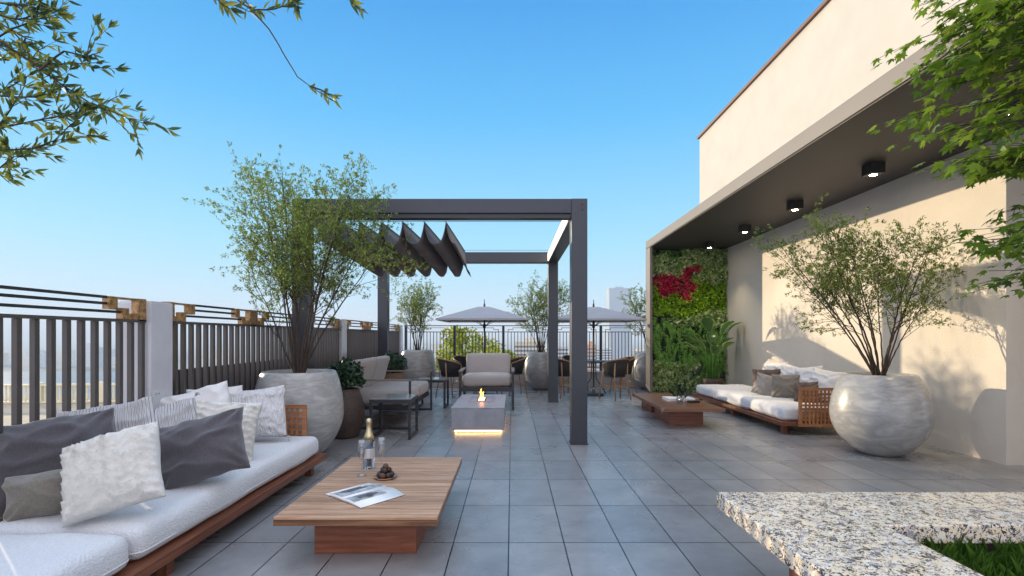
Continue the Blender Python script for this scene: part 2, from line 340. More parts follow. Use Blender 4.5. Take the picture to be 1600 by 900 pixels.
def rbox(sx, sy, sz, r, n_=(20, 10, 6), crown=0, lump=0, seed=0, pinch=0):
    """soft rounded cushion body, centred in x,y and standing on z=0"""
    mb = MB(); hx, hy, hz = sx / 2, sy / 2, sz / 2; idx = {}
    def P(p):
        q = Vector((max(-hx + r, min(hx - r, p[0])), max(-hy + r, min(hy - r, p[1])), max(-hz + min(r, hz), min(hz - min(r, hz), p[2]))))
        d = Vector(p) - q
        if d.length > 1e-9: q = q + d.normalized() * min(r, hz if abs(d.z) > .9 * d.length else r)
        u, v = q.x / hx, q.y / hy
        e = max(0, 1 - u * u) * max(0, 1 - v * v)
        q.z += crown * e ** .5 * (1 if q.z > 0 else .2)
        if lump:
            q += lump * noise.noise_vector(q * 4.5 + Vector((seed * 7.1, 3.3, 0)))
        return (q.x, q.y, q.z + hz)
    nx, ny, nz = n_
    def g(a, k, h, rr):   # denser near the edges
        t = a / k
        return -h + 2 * h * (t if rr <= 0 else (.5 - .5 * math.cos(math.pi * t)) * .45 + t * .55)
    X = [g(i, nx, hx, r) for i in range(nx + 1)]; Y = [g(i, ny, hy, r) for i in range(ny + 1)]; Z = [g(i, nz, hz, r) for i in range(nz + 1)]
    def vid(i, j, k):
        if (i, j, k) not in idx:
            idx[(i, j, k)] = len(mb.v); mb.v.append(P((X[i], Y[j], Z[k])))
        return idx[(i, j, k)]
    def q(a, b, c, d): mb.f.append((vid(*a), vid(*b), vid(*c), vid(*d))); mb.mi.append(0)
    for i in range(nx):
        for j in range(ny):
            q((i, j, nz), (i + 1, j, nz), (i + 1, j + 1, nz), (i, j + 1, nz)); q((i, j, 0), (i, j + 1, 0), (i + 1, j + 1, 0), (i + 1, j, 0))
    for i in range(nx):
        for k in range(nz):
            q((i, 0, k), (i + 1, 0, k), (i + 1, 0, k + 1), (i, 0, k + 1)); q((i, ny, k), (i, ny, k + 1), (i + 1, ny, k + 1), (i + 1, ny, k))
    for j in range(ny):
        for k in range(nz):
            q((0, j, k), (0, j, k + 1), (0, j + 1, k + 1), (0, j + 1, k)); q((nx, j, k), (nx, j + 1, k), (nx, j + 1, k + 1), (nx, j, k + 1))
    return mb

# ---------------------------------------------------------------- ground, water and terrace floor
GZ = -60
MB().add([(-8000, -200, GZ), (8000, -200, GZ), (8000, 8000, GZ), (-8000, 8000, GZ)], [(0, 1, 2, 3)]).build('ground', 'ground')
bpy.data.objects['ground']['kind'] = 'structure'
tag(MB().add([(-7900, 260, GZ + .3), (-160, 260, GZ + .3), (-60, 500, GZ + .3), (-150, 850, GZ + .3), (-7900, 1000, GZ + .3)], [(0, 1, 2, 3, 4)]).build('water', 'water'), kind='structure')
tag(MB().box(-2.95, 9, -3, 12.9, -.4, 0).build('terrace_floor', 'tile'), kind='structure')

# ---------------------------------------------------------------- building on the right
WX = 4.78
b = thing('rooftop_building', 'cream stuccoed penthouse wall with high parapet and dark soffited canopy', 'building', (WX, 8, 0))
def place(o, parent):   # parts authored in world coordinates under a moved thing
    o.location = -parent.location if parent.rotation_euler.z == 0 else parent.matrix_world.inverted() @ Vector((0, 0, 0)); return o
MBw = MB().box(WX, 9, 4.86, 12.8, 0, 3.2)
place(MBw.build('lower_wall', 'stucco', b), b)
place(MB().box(WX, 9, 1.2, 12.8, 3.38, 6.28).build('upper_wall', 'upper_stucco', b), b)
place(MB().box(WX - .05, 9, 1.15, 12.85, 6.282, 6.34).build('parapet_coping', 'coping', b), b)
cn = place(MB().box(3.02, 9, 2.75, 11.35, 3.212, 3.378).build('canopy', 'fascia', b, bevel=.006), b)
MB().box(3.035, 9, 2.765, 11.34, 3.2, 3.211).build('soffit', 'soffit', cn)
place(MB().box(3.02, 3.075, 11.0, 11.35, 0, 3.198).build('canopy_side_panel', 'fascia', b), b)
place(MB().box(WX + .35, 9, 2.75, 2.95, 0, 3.195).build('canopy_end_wall', 'stucco', b), b)

# ceiling downlights
def downlight():
    t = thing('ceiling_downlight', 'square black downlight', 'ceiling light', (0, 0, 0), 0, 'black square downlights in a row under the canopy')
    MB().box(-.08, .08, -.08, .08, -.12, 0).build('housing', 'black', t, bevel=.003)
    ring = MB(); ring.lathe([(.050, -.1215), (.047, -.124), (.041, -.124), (.039, -.1215)], 24); ring.build('trim_ring', 'dark_metal', t, True)
    MB().lathe([(.0, -.1225), (.039, -.1225)], 24).build('lamp_disc', 'lamp', t)
    ld = bpy.data.lights.new('downlight_beam', 'SPOT'); ld.energy = 34; ld.color = (1, .82, .55); ld.spot_size = R(95); ld.spot_blend = .8; ld.shadow_soft_size = .04
    lo = bpy.data.objects.new('downlight_beam', ld); COL.objects.link(lo); lo.parent = t; lo.location = (0, 0, -.15)
    return t
dl = downlight()
dlab = ['black square downlight nearest the green wall', 'second black square downlight from the green wall', 'middle one of the five square downlights under the canopy',
        'black square downlight left of the maple foliage, largest unhidden one', 'black square downlight glowing behind the maple leaves']
for i, y in enumerate((10.42, 8.85, 7.28, 5.70, 4.13)):
    o = dl if i == 0 else dup(dl, (0, 0, 0), 0, dlab[i])
    o['label'] = dlab[i]; o.location = (4.1, y, 3.199)

# ---------------------------------------------------------------- rear low wall and metal railing
RY = 12.3
w_ = MB().box(-2.9, 4.775, RY, RY + .22, 0, .345); w_.build('low_wall', 'white_wall'); o = bpy.data.objects['low_wall']
tag(o, 'low pale rendered parapet wall carrying the rear metal railing', 'wall')
MB().box(-2.62, 4.77, RY - .02, RY + .24, .347, .385).build('wall_cap', 'white_wall', o, bevel=.004)
rl = thing('metal_railing', 'black metal railing with thin balusters and stepped top bars at the back', 'railing', (0, RY + .11, .386))
px = [-2.62 + 1.203 * k for k in range(7)]
for x in px[:-1]:
    MB().box(x - .03, x + .03, -.03, .03, 0, 1.13).build('post', 'dark_metal', rl)
for k in range(6):
    a, c = px[k] + .032, px[k + 1] - .032; mb = MB()
    mb.box(a, c, -.012, .012, 1.108, 1.128); mb.box(a, c, -.012, .012, .085, .105)
    mb.box(a + .08, c - .08, -.011, .011, .955, .973)
    mb.box(a, a + .08, -.010, .010, .957, .971); mb.box(c - .08, c, -.010, .010, .957, .971)
    mb.box(a + .08, a + .094, -.0105, .0105, .973, 1.03); mb.box(c - .094, c - .08, -.0105, .0105, .973, 1.03)
    mb.box(a + .0945, a + .2, -.0105, .0105, 1.018, 1.03); mb.box(c - .2, c - .0945, -.0105, .0105, 1.018, 1.03)
    mb.box(a + .2, a + .212, -.0105, .0105, 1.018, 1.072); mb.box(c - .212, c - .2, -.0105, .0105, 1.018, 1.072)
    mb.box(a + .2125, c - .2125, -.0105, .0105, 1.06, 1.072)
    nb = 13
    for q in range(1, nb + 1):
        x = a + (c - a) * q / (nb + 1); mb.box(x - .008, x + .008, -.008, .008, .105, .955)
    mb.build('baluster_panel', 'dark_metal', rl)

# ---------------------------------------------------------------- left slat fence with stone pillars
FX = -2.66
PY = [3.62, 7.68, 11.74]; PS = .23
plab = ['polished pale stone pillar behind the white daybed, nearest of the fence pillars', 'grey stone fence pillar beside the loveseat under the pergola', 'stone fence pillar at the corner with the rear railing']
for y, lb in zip(PY, plab):
    t = thing('stone_pillar', lb, 'pillar', (FX - .06, y + PS / 2, 0), 0, 'stone pillars along the slat fence')
    MB().box(-.12, .12, -PS / 2, PS / 2, 0, 1.495).build('shaft', 'pillar', t, bevel=.003)
    MB().box(-.112, .112, -PS / 2 + .008, PS / 2 - .008, 1.4955, 1.503).build('cap', 'pillar', t)
def bracket(mb, y, d):
    """stepped marble bracket, y = plane of the post, d = direction away from it along the fence"""
    def bx(a, c, z0, z1, e=0):
        p, q = sorted((y + d * a, y + d * c)); mb.box(-.024 - e, .024 + e, p, q, z0, z1)
    bx(0, .075, 1.355, 1.514, .002); bx(.075, .215, 1.358, 1.380); bx(.0755, .13, 1.380, 1.405); bx(.16, .215, 1.3805, 1.44); bx(.2155, .26, 1.427, 1.44)
    bx(.26, .33, 1.427, 1.512); bx(.0755, .2595, 1.499, 1.512)
def fence(y0, y1, posts, lb, backing, ends=(True, True)):
    t = thing('slat_fence', lb, 'fence', (FX, y0, 0), 0, 'bronze slat fences along the left edge')
    mb = MB(); nn = int((y1 - y0) / .1)
    for k in range(nn + 1):
        y = .015 + k * (y1 - y0 - .03) / nn
        mb.box(-.016, .016, y - .015, y + .015, .06, 1.345)
    mb.build('slat_panel', 'slat', t, bevel=.002)
    MB().box(-.026, .026, 0, y1 - y0, 1.346, 1.366).build('top_rail', 'slat', t)
    MB().box(-.026, .026, 0, y1 - y0, .03, .06).build('bottom_rail', 'slat', t)
    ys = [y0] + list(posts) + [y1]
    for a, c in zip(ys[:-1], ys[1:]):
        a -= y0; c -= y0
        for z, g in ((1.506, .33), (1.464, .30), (1.4125, .20)):
            MB().box(-.009, .009, a + g, c - g, z - .0085, z + .0085).build('guard_bar', 'dark_metal', t)
        br = MB(); bracket(br, a, 1); br.build('marble_bracket', 'brass_stone', t)
        br = MB(); bracket(br, c, -1); br.build('marble_bracket', 'brass_stone', t)
    if backing:
        MB().box(-.34, -.30, 0, y1 - y0, 0, .95).build('backing_panel', 'slat', t)
    return t
fence(-.44, PY[0], [.80, 2.18], 'open bronze slat fence section behind the white daybed, city visible through it', False)
fence(PY[0] + PS, PY[1], [5.13, 6.41], 'bronze slat fence section between the first and second stone pillars', True)
fence(PY[1] + PS, PY[2], [9.19, 10.46], 'bronze slat fence section farthest back, behind the loveseat and rear pergola post', True)

# ---------------------------------------------------------------- pergola with waved awning
pg = thing('pergola', 'large dark grey square metal pergola over the fire pit lounge', 'pergola', (-.83, 5.77, 0))
X0, X1, Y0, Y1, PW = -2.53 + .83, .867 + .83, 0, 3.86, .184
for x in (X0, X1 - PW):
    for y in (Y0, Y1 - PW):
        MB().box(x, x + PW, y, y + PW, 0, 2.83).build('post', 'pergola', pg, bevel=.004)
for x in (X0, X1 - PW):
    for y in (Y0, Y1 - PW): MB().box(x - .008, x + PW + .008, y - .008, y + PW + .008, 0, .012).build('foot_plate', 'pergola', pg)
MB().box(X0 + PW + .0015, X1 - PW - .0015, Y0 + .004, Y0 + PW, 2.665, 2.828).build('front_beam', 'pergola', pg, bevel=.004)
MB().box(X0 + PW + .0015, X1 - PW - .0015, Y0 + .034, Y0 + PW - .01, 2.615, 2.664).build('beam_channel', 'furn_metal', pg)
MB().box(X0 + PW + .0015, X1 - PW - .0015, Y1 - PW, Y1 - .004, 2.632, 2.828).build('rear_beam', 'pergola', pg, bevel=.004)
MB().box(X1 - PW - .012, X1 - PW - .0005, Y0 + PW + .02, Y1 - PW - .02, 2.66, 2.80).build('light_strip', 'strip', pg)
MB().box(X0, X0 + PW, Y0 + PW + .001, Y1 - PW - .001, 2.634, 2.828).build('side_beam', 'pergola', pg, bevel=.004)
MB().box(X1 - PW, X1, Y0 + PW + .001, Y1 - PW - .001, 2.634, 2.828).build('side_beam', 'pergola', pg, bevel=.004)
for z in (2.70, 2.76):
    MB().tube([(X1 - .06, -.006, z), (X1 - .06, .001, z)], .012, 12).build('bolt', 'black', pg)
aw = MB(); NX, NY = 14, 14; pitch = .257; folds = 6; xs = -.787 + .83 - folds * pitch; ya, yb = .20, 2.62
vs = []; tot = int(NX * (folds + .48))
for j in range(NY + 1):
    y = ya + (yb - ya) * j / NY; v = j / NY
    sag = .25 + .17 * v ** 1.2
    for i in range(tot + 1):
        u = i / NX
        ph = (u % 1.0); c = 1 - abs(2 * ph - 1) ** 3.2
        wr = .006 * math.sin(i * 2.1 + j * 1.7) * c * v
        vs.append((xs + u * pitch + wr, y, 2.60 + .06 * v - sag * c))
w2 = tot + 1
aw.add(vs, [(j * w2 + i, j * w2 + i + 1, (j + 1) * w2 + i + 1, (j + 1) * w2 + i) for j in range(NY) for i in range(tot)])
awo = aw.build('awning', 'awning', pg, True); m_ = awo.modifiers.new('thick', 'SOLIDIFY'); m_.thickness = .004
for k in range(folds + 1):
    x = xs + k * pitch
    rd = MB().tube([(x, ya - .01, 2.607), (x, yb + .01, 2.667)], .007, 8).build('fold_rod', 'furn_metal', awo)
for y, z in ((ya + .03, 2.618), (yb - .03, 2.677)): MB().tube([(X0 + PW, y, z), (X1 - PW, y, z)], .003, 6).build('guide_cable', 'furn_metal', pg)

# ---------------------------------------------------------------- pots
def pot(name, r, h, label, loc, seed, squat=False, group='large round stone planters'):
    t = thing(name, label, 'planter', loc, 0, group)
    rb, rr = r * .42, r * (.82 if squat else .72); prof = []
    hm = h * (.52 if squat else .5)
    for k in range(29):
        u = k / 28; z = h * u
        if z < hm: q = rb + (r - rb) * math.sin(math.pi / 2 * (z / hm)) ** .75
        else: q = rr + (r - rr) * math.cos(math.pi / 2 * ((z - hm) / (h - hm))) ** .8
        prof.append((q, z))
    prof += [(rr - .012, h + .008), (rr - .035, h + .006), (rr - .045, h - .03), (rr - .05, h - .06)]
    mb = MB(); mb.lathe(prof, 64, wob=lambda a, z: .002 * noise.noise(Vector((math.cos(a) * 2, math.sin(a) * 2, z * 30 + seed)))); 
    mb.f.pop(); mb.mi.pop()
    mb.build('body', 'potstone', t, True)
    so = MB(); so.lathe([(rr - .047, h - .055), (rr * .5, h - .035), (0.0, h - .02)], 32); so.f.pop(0) if False else None
    so.build('soil', 'soil', t, True)
    return t
def potmat():
    m = bpy.data.materials.new('streaked_grey_stone'); m.use_nodes = True
    N = m.node_tree.nodes; L = m.node_tree.links; b_ = N['Principled BSDF']
    tc = N.new('ShaderNodeTexCoord'); mp = N.new('ShaderNodeMapping'); mp.inputs['Scale'].default_value = (1.0, 1.0, 3.4); mp.inputs['Rotation'].default_value = (.35, .22, 0); L.new(tc.outputs['Object'], mp.inputs[0])
    t = N.new('ShaderNodeTexNoise'); t.inputs['Scale'].default_value = 2.4; t.inputs['Detail'].default_value = 10; t.inputs['Roughness'].default_value = .62; t.inputs['Distortion'].default_value = 2.6; L.new(mp.outputs[0], t.inputs[0])
    r = N.new('ShaderNodeValToRGB'); L.new(t.outputs[0], r.inputs[0]); e = r.color_ramp.elements
    e[0].position = .3; e[0].color = (.25, .25, .25, 1); e[1].position = .75; e[1].color = (.50, .485, .465, 1); x = e.new(.5); x.color = (.32, .32, .32, 1)
    L.new(r.outputs[0], b_.inputs['Base Color']); b_.inputs['Roughness'].default_value = .3; b_.inputs['Coat Weight'].default_value = .15
    bp = N.new('ShaderNodeBump'); bp.inputs['Strength'].default_value = .2; bp.inputs['Distance'].default_value = .004; L.new(t.outputs[0], bp.inputs['Height']); L.new(bp.outputs[0], b_.inputs['Normal'])
    return m
M['potstone'] = potmat()
POTS = [('A', (-2.21, 5.22), .44, .88, True, 'large squat grey stone planter between the white daybed and the pergola post'),
        ('B', (3.92, 5.36), .455, .84, False, 'huge spherical streaked stone planter by the cream wall, right of the daybed'),
        ('C', (-2.05, 10.9), .39, .94, True, 'grey stone planter in the far left corner behind the loveseat'),
        ('D', (.68, 11.8), .42, .87, False, 'round stone planter against the rear railing between the two parasols'),
        ('E', (3.24, 11.82), .42, .87, False, 'round stone planter half hidden behind the left edge of the green wall')]
for k, (nm, (x, y), r, h, sq, lb) in enumerate(POTS):
    pot('stone_planter', r, h, lb, (x, y, 0), k * 3.7, sq)

# ---------------------------------------------------------------- trees in the pots
def leaf_quad(mb, p, d, up, l, w, droop=.15):
    d = d.normalized(); s = d.cross(up)
    s = s.normalized() if s.length > 1e-5 else d.orthogonal().normalized()
    nn = s.cross(d)
    mb.add([p, p + d * l * .42 + s * w - nn * l * .03, p + d * l - nn * l * droop, p + d * l * .42 - s * w - nn * l * .03], [(0, 1, 2, 3)])
def rv(rng): return Vector((rng.gauss(0, 1), rng.gauss(0, 1), rng.gauss(0, 1))).normalized()

def shrub_tree(label, loc, seed, rx, ry, h, stems=9, leaf=.036, dens=1.0, lean=(0, 0), clipx=None, tw=1.0, cat='olive tree', group='airy small leaved trees in the stone planters'):
    """multi-stemmed vase shaped shrub: crown between .22h and h, half widths rx, ry"""
    rng = random.Random(seed); t = thing('olive_tree', label, cat, loc, 0, group)
    wood = MB(); lv = MB()
    def inside(p):
        u = p.z / (h * (.90 + .30 * noise.noise(Vector((p.x * 2.6 + seed, p.y * 2.6, 4)))))
        if u > 1: return False
        k = .10 + 1.05 * min(1, u / .55) ** .9 if u < .55 else 1.15 * max(0, 1 - ((u - .55) / .48) ** 2) ** .6
        nz = .82 + .75 * noise.noise(Vector((p.x * 1.5 + seed, p.y * 1.5, p.z * 1.1)))
        a = (p.x - lean[0] * u) / rx; b_ = (p.y - lean[1] * u) / ry
        if clipx is not None and p.x + loc[0] > clipx: return False
        return a * a + b_ * b_ < (k * nz) ** 2
    def twig(p, d, L, r, depth):
        n_ = max(3, int(L / .055)); pts = [p]; st = L / n_; q = p.copy(); dd = d.copy()
        for i in range(n_):
            dd = (dd + rv(rng) * .16 + Vector((0, 0, .05 if depth < 2 else .02))).normalized(); q = q + dd * st
            if i > 1 and not inside(q): break
            pts.append(q.copy())
            if depth < 2 and rng.random() < (.62 if depth == 0 else .55) * dens:
                sd = (dd + rv(rng) * .85).normalized()
                twig(q.copy(), sd, L * rng.uniform(.4, .62), r * .5, depth + 1)
            if depth >= 1 and rng.random() < .95:
                for _ in range(rng.choice((4, 5, 6))):
                    ld = (dd * rng.uniform(.2, 1) + rv(rng) * .75 + Vector((0, 0, .15))).normalized()
                    leaf_quad(lv, q + rv(rng) * .012, ld, rv(rng), leaf * rng.uniform(.65, 1.2), leaf * rng.uniform(.15, .23))
        if len(pts) > 1:
            wood.tube(pts, [r * (1 - .75 * i / (len(pts) - 1)) for i in range(len(pts))], 4 if depth else 5, caps=False)
        if depth >= 0:
            for _ in range(8):
                leaf_quad(lv, pts[-1] + rv(rng) * .02, (dd + rv(rng) * .7).normalized(), rv(rng), leaf * rng.uniform(.7, 1.2), leaf * .17)
    leaf *= .80; stems_ok = True
    for s in range(stems):
        a = 2 * math.pi * (s + rng.uniform(-.3, .3)) / stems; out = rng.uniform(.25, 1.0)
        tip = Vector((math.cos(a) * rx * .95 * out + lean[0], math.sin(a) * ry * .95 * out + lean[1], h * rng.uniform(.72, .97) * (1 - .28 * out * out)))
        p0 = Vector((math.cos(a) * .035, math.sin(a) * .035, -.05)); mid = Vector((tip.x * .30, tip.y * .30, tip.z * .42))
        N_ = 26; pts = []; r0 = rng.uniform(.009, .016) * (h / 2.2) ** .5
        wv = rv(rng); w3 = rng.uniform(4, 8)
        for i in range(N_ + 1):
            u = i / N_; q = p0 * (1 - u) ** 2 + mid * 2 * u * (1 - u) + tip * u * u
            q += wv * .02 * math.sin(u * w3) * h * .5 + rv(rng) * .004
            pts.append(q)
        cut = next((i for i in range(9, N_ + 1) if not inside(pts[i])), N_ + 1)
        N_ = max(9, cut - 1); pts = pts[:N_ + 1]
        wood.tube(pts, [r0 * (1 - .85 * i / N_) for i in range(N_ + 1)], 6, caps=False)
        for i in range(8, N_):
            u = i / N_
            if rng.random() < .95 * tw:
                d = (pts[i] - pts[i - 1]).normalized(); sd = (d * .8 + rv(rng) * .8 + Vector((0, 0, .15))).normalized()
                if u > .36 and inside(pts[i]):
                    twig(pts[i], sd, h * rng.uniform(.16, .30), r0 * (1 - .85 * u) * .55, 0 if u < .85 else 1)
    wood.build('trunk', 'bark', t, True)
    lv.build('crown', 'leaf_olive', t)
    print('tree', label[:30], len(lv.f)); return t
shrub_tree('tall airy olive tree with twiggy crown in front of the left pergola post', (-2.21, 5.22, .86), 11, 1.46, .95, 2.34, 12, .036, .68, lean=(.05, 0))
shrub_tree('broad bushy olive tree in the huge round planter against the sunlit wall', (3.92, 5.36, .82), 23, 1.42, .85, 1.86, 12, .034, .72, lean=(-.42, -.1), clipx=4.72)
shrub_tree('small pale olive tree in the far left corner planter', (-2.05, 10.9, .92), 31, .80, .7, 1.62, 9, .04, .62)
shrub_tree('grey green olive tree between the two parasols, behind the rear pergola post', (.68, 11.8, .85), 47, .98, .6, 1.85, 10, .04, .62)
shrub_tree('olive tree partly hidden behind the left edge of the green wall', (3.24, 11.82, .85), 59, .92, .55, 1.68, 9, .04, .62)

# ---------------------------------------------------------------- pillows
def pillow(name, label, w, h, d, m, center, right, up, seed, wrinkle=.02, ruffle=0, group=None, tassels=False, plump=.5, cat='cushion'):
    """right/up: world axes of the pillow face"""
    right = Vector(right).normalized(); up = Vector(up); up = (up - right * up.dot(right)).normalized(); nrm = right.cross(up)
    o = thing(name, label, cat, (0, 0, 0), 0, group) if tassels else None
    n_ = 56 if ruffle else 40; vs = []; fs = []; ids = {}
    for side in (1, -1):
        for i in range(n_ + 1):
            for j in range(n_ + 1):
                u = -1 + 2 * i / n_; v = -1 + 2 * j / n_
                edge = i in (0, n_) or j in (0, n_)
                if edge and side == -1: ids[(side, i, j)] = ids[(1, i, j)]; continue
                us = math.copysign(math.sin(abs(u) * math.pi / 2) * .3 + abs(u) * .7, u); vv = math.copysign(math.sin(abs(v) * math.pi / 2) * .3 + abs(v) * .7, v)
                x = w / 2 * us * (1 - .05 * (1 - vv * vv) ** 1.2 * abs(us)); y = h / 2 * vv * (1 - .05 * (1 - us * us) ** 1.2 * abs(vv))
                e = max(0, 1 - u * u) * max(0, 1 - v * v)
                z = d / 2 * e ** plump
                q = Vector((x * 5 + seed * 3.1, y * 5, side * 2.0))
                wr = noise.noise(q * .9) * .7 + noise.noise(q * 2.1 + Vector((5, 5, 5))) * .4
                # folds radiating from the corners and running in from the seams
                c = abs(u * v)
                wr += .9 * c * math.sin((abs(u) - abs(v)) * 13 + seed + noise.noise(q) * 3)
                wr += .5 * (1 - e) * math.sin(7 * (x + y * .6) / w * 2 + seed * 2 + 4 * noise.noise(q * .8))
                wr += .9 * max(0, 1 - 3.2 * abs(noise.noise(Vector((q.x * .8 + 2, q.y * 1.5 + 7, q.z))))) ** 1.5 - .3
                z += wrinkle * wr * (.25 + e ** .3) * min(1, e * 12)
                x += wrinkle * .6 * noise.noise(q * 1.5 + Vector((9, 0, 0))); y += wrinkle * .6 * noise.noise(q * 1.5 + Vector((0, 9, 0)))
                if ruffle and side == 1:
                    k = y * 21 + 1.3 * noise.noise(Vector((x * 9, y * 3, seed))) + .5 * noise.noise(Vector((x * 30, y * 8, seed)))
                    z += ruffle * (k % 1.0) ** 2 * min(1, e * 8) * (.75 + .6 * noise.noise(Vector((x * 40, y * 10, 0))))
                ids[(side, i, j)] = len(vs); vs.append(Vector(center) + right * x + up * y + nrm * (side * z))
    for side in (1, -1):
        for i in range(n_):
            for j in range(n_):
                f = (ids[(side, i, j)], ids[(side, i + 1, j)], ids[(side, i + 1, j + 1)], ids[(side, i, j + 1)])
                fs.append(f if side == 1 else f[::-1])
    # author the mesh in its own frame so that stripes follow the pillow
    rot = Matrix((right, up, nrm)).transposed(); inv = rot.transposed(); cv = Vector(center)
    mb = MB().add([inv @ (p - cv) for p in vs], fs)
    ob = mb.build('cover' if o else name, m, o, True)
    ob.matrix_basis = Matrix.Translation(cv) @ rot.to_4x4()
    if o:
        o.location = center; ob.location = (0, 0, 0)
        rng = random.Random(seed)
        for sx in (-1, 1):
            for sy in (-1, 1):
                tm = MB(); p = Vector((sx * w / 2, sy * h / 2, 0))
                for _ in range(9):
                    dd = (Vector((sx, sy, 0)) * .6 + rv(rng) * .5).normalized(); tm.tube([p, p + dd * .02, p + dd * .04 + Vector((0, -.008, 0))], .0022, 4)
                to = tm.build('tassel', m, o); to.matrix_basis = Matrix.Translation((0, 0, 0)) @ rot.to_4x4()
    else: tag(ob, label, cat, group)
    return ob

# ---------------------------------------------------------------- daybeds
def daybed(name, label, x0, x1, y0, y1, arm_end, seams, group, front):
    """platform daybed running along y; arm_end = y where the lattice arm stands; front = +1 if its open side faces +x"""
    t = thing(name, label, 'outdoor sofa', ((x0 + x1) / 2, (y0 + y1) / 2, 0), 0, group)
    cx, cy = (x0 + x1) / 2, (y0 + y1) / 2
    X0_, X1_, Y0_, Y1_ = x0 - cx, x1 - cx, y0 - cy, y1 - cy
    MB().box(X0_, X1_, Y0_, Y1_, .112, .165).build('platform', 'wood_red', t, bevel=.004)
    for sx in (X0_ + .06, X1_ - .13):
        for y in (Y0_ + .1, (Y0_ + Y1_) / 2, Y1_ - .18):
            MB().box(sx, sx + .06, y, y + .06, 0, .111).build('leg', 'wood_red', t, bevel=.002)
    ys = [Y0_] + [s - cy for s in seams] + [Y1_]
    for k, (a, c) in enumerate(zip(ys[:-1], ys[1:])):
        a += .012; c -= .012; inset = .04
        if k == 0 and arm_end < cy: a += .035
        if k == len(ys) - 2 and arm_end > cy: c -= .035
        cb = rbox(X1_ - X0_ - 2 * inset, c - a, .175, .062, (16, 30, 8), .012, .010, k + x0)
        o = cb.build('seat_cushion', 'boucle', t, True); o.location = (0, (a + c) / 2, .166)
        # piping seam round the lower edge
        hx = (X1_ - X0_ - 2 * inset) / 2 - .008; hy = (c - a) / 2 - .008; pts = []
        for (sx, sy) in ((1, 1), (-1, 1), (-1, -1), (1, -1)):
            for q in range(5):
                aa = math.atan2(sy, sx) - math.pi / 4 + q * math.pi / 8; pts.append((sx * (hx - .05) + .054 * math.cos(aa), sy * (hy - .05) + .054 * math.sin(aa), .05))
        pts.append(pts[0]); MB().tube(pts, .0045, 6, caps=False).build('piping', 'boucle', o, True)
    return t, cx, cy
def lattice_panel(t, x0, x1, y, z0, z1, nm='lattice_arm'):
    mb = MB(); th = .028; fr = .035
    mb.box(x0, x1, y, y + th, z0, z0 + fr); mb.box(x0, x1, y, y + th, z1 - fr, z1)
    mb.box(x0, x0 + fr, y, y + th, z0 + fr + .0005, z1 - fr - .0005); mb.box(x1 - fr, x1, y, y + th, z0 + fr + .0005, z1 - fr - .0005)
    nx = max(4, round((x1 - x0 - 2 * fr) / .048)); nz = max(4, round((z1 - z0 - 2 * fr) / .048))
    for i in range(1, nx):
        x = x0 + fr + (x1 - x0 - 2 * fr) * i / nx; mb.box(x - .012, x + .012, y + .003, y + .0135, z0 + fr, z1 - fr)
    for k in range(1, nz):
        z = z0 + fr + (z1 - z0 - 2 * fr) * k / nz; mb.box(x0 + fr, x1 - fr, y + .0142, y + .025, z - .012, z + .012)
    return mb.build(nm, 'lattice', t)
dbg = 'white daybeds on wooden platforms'
t, cx, cy = daybed('daybed', 'long white woven daybed on a dark wooden platform in the left foreground', -2.60, -1.72, .55, 4.66, 4.66, [2.36], dbg, 1)
lattice_panel(t, -2.60 - cx, -1.90 - cx, 4.63 - cy, .167, .615)
t, cx, cy = daybed('daybed', 'white daybed on a wooden platform along the sunlit wall, right side', 3.40, 4.42, 6.32, 9.45, 6.32, [8.66], dbg, -1)
lattice_panel(t, 3.60 - cx, 4.44 - cx, 6.29 - cy, .112, .60)
lp = MB()
lattice_side = lattice_panel(t, 0, .5, 0, .167, .60, 'lattice_back'); lattice_side.rotation_euler = (0, 0, R(90)); lattice_side.location = (4.47 - cx, 6.33 - cy, 0)

PG = 'cushions on the left daybed'; Z0 = .34
pillow('throw_pillow', 'big charcoal linen cushion cut by the left edge of the photo', .56, .48, .24, 'linen_dark', (-2.48, 2.72, .575), (.80, .55, .12), (-.25, .25, 1), 1, .024, group=PG)
pillow('bolster_pillow', 'small rolled taupe bolster lying before the big charcoal cushion', .38, .23, .25, 'linen_taupe', (-2.36, 2.58, .445), (.93, .30, .12), (-.1, .2, 1), 2, .020, group=PG, plump=.50)
pillow('throw_pillow', 'ivory ruffled square cushion tilted in front of the bolster', .43, .42, .17, 'ivory', (-2.00, 2.52, .57), (.90, .32, .26), (-.45, .45, .85), 3, .012, ruffle=.034, group=PG)
pillow('throw_pillow', 'white ribbed cushion with tassels behind the big charcoal cushion', .48, .42, .20, 'stripe', (-2.44, 3.06, .635), (.80, .50, .14), (-.25, .3, 1), 4, .02, group=PG, tassels=True)
pillow('throw_pillow', 'white ribbed tasselled cushion between the two charcoal cushions', .48, .46, .20, 'stripe', (-2.25, 3.20, .585), (.88, .40, .24), (-.4, .35, 1), 5, .02, group=PG, tassels=True)
pillow('throw_pillow', 'charcoal linen cushion leaning in the middle of the left daybed', .54, .40, .23, 'linen_dark', (-1.92, 3.08, .555), (.92, .28, .25), (-.38, .40, .87), 6, .026, group=PG)
pillow('throw_pillow', 'plain white cushion by the stone pillar, behind the charcoal cushion', .48, .44, .18, 'plainw', (-2.36, 3.78, .64), (.85, .40, .25), (-.3, .25, 1), 7, .018, group=PG)
pillow('throw_pillow', 'ivory ruffled cushion right of the middle charcoal cushion', .48, .46, .17, 'ivory', (-2.10, 3.62, .56), (.88, .35, -.12), (-.05, .4, 1), 8, .012, ruffle=.03, group=PG)
pillow('throw_pillow', 'white cable knit cushion leaning against the lattice arm of the left daybed', .50, .45, .19, 'knit', (-2.20, 4.30, .585), (.93, .22, .10), (-.12, .3, 1), 9, .016, group=PG, tassels=True)
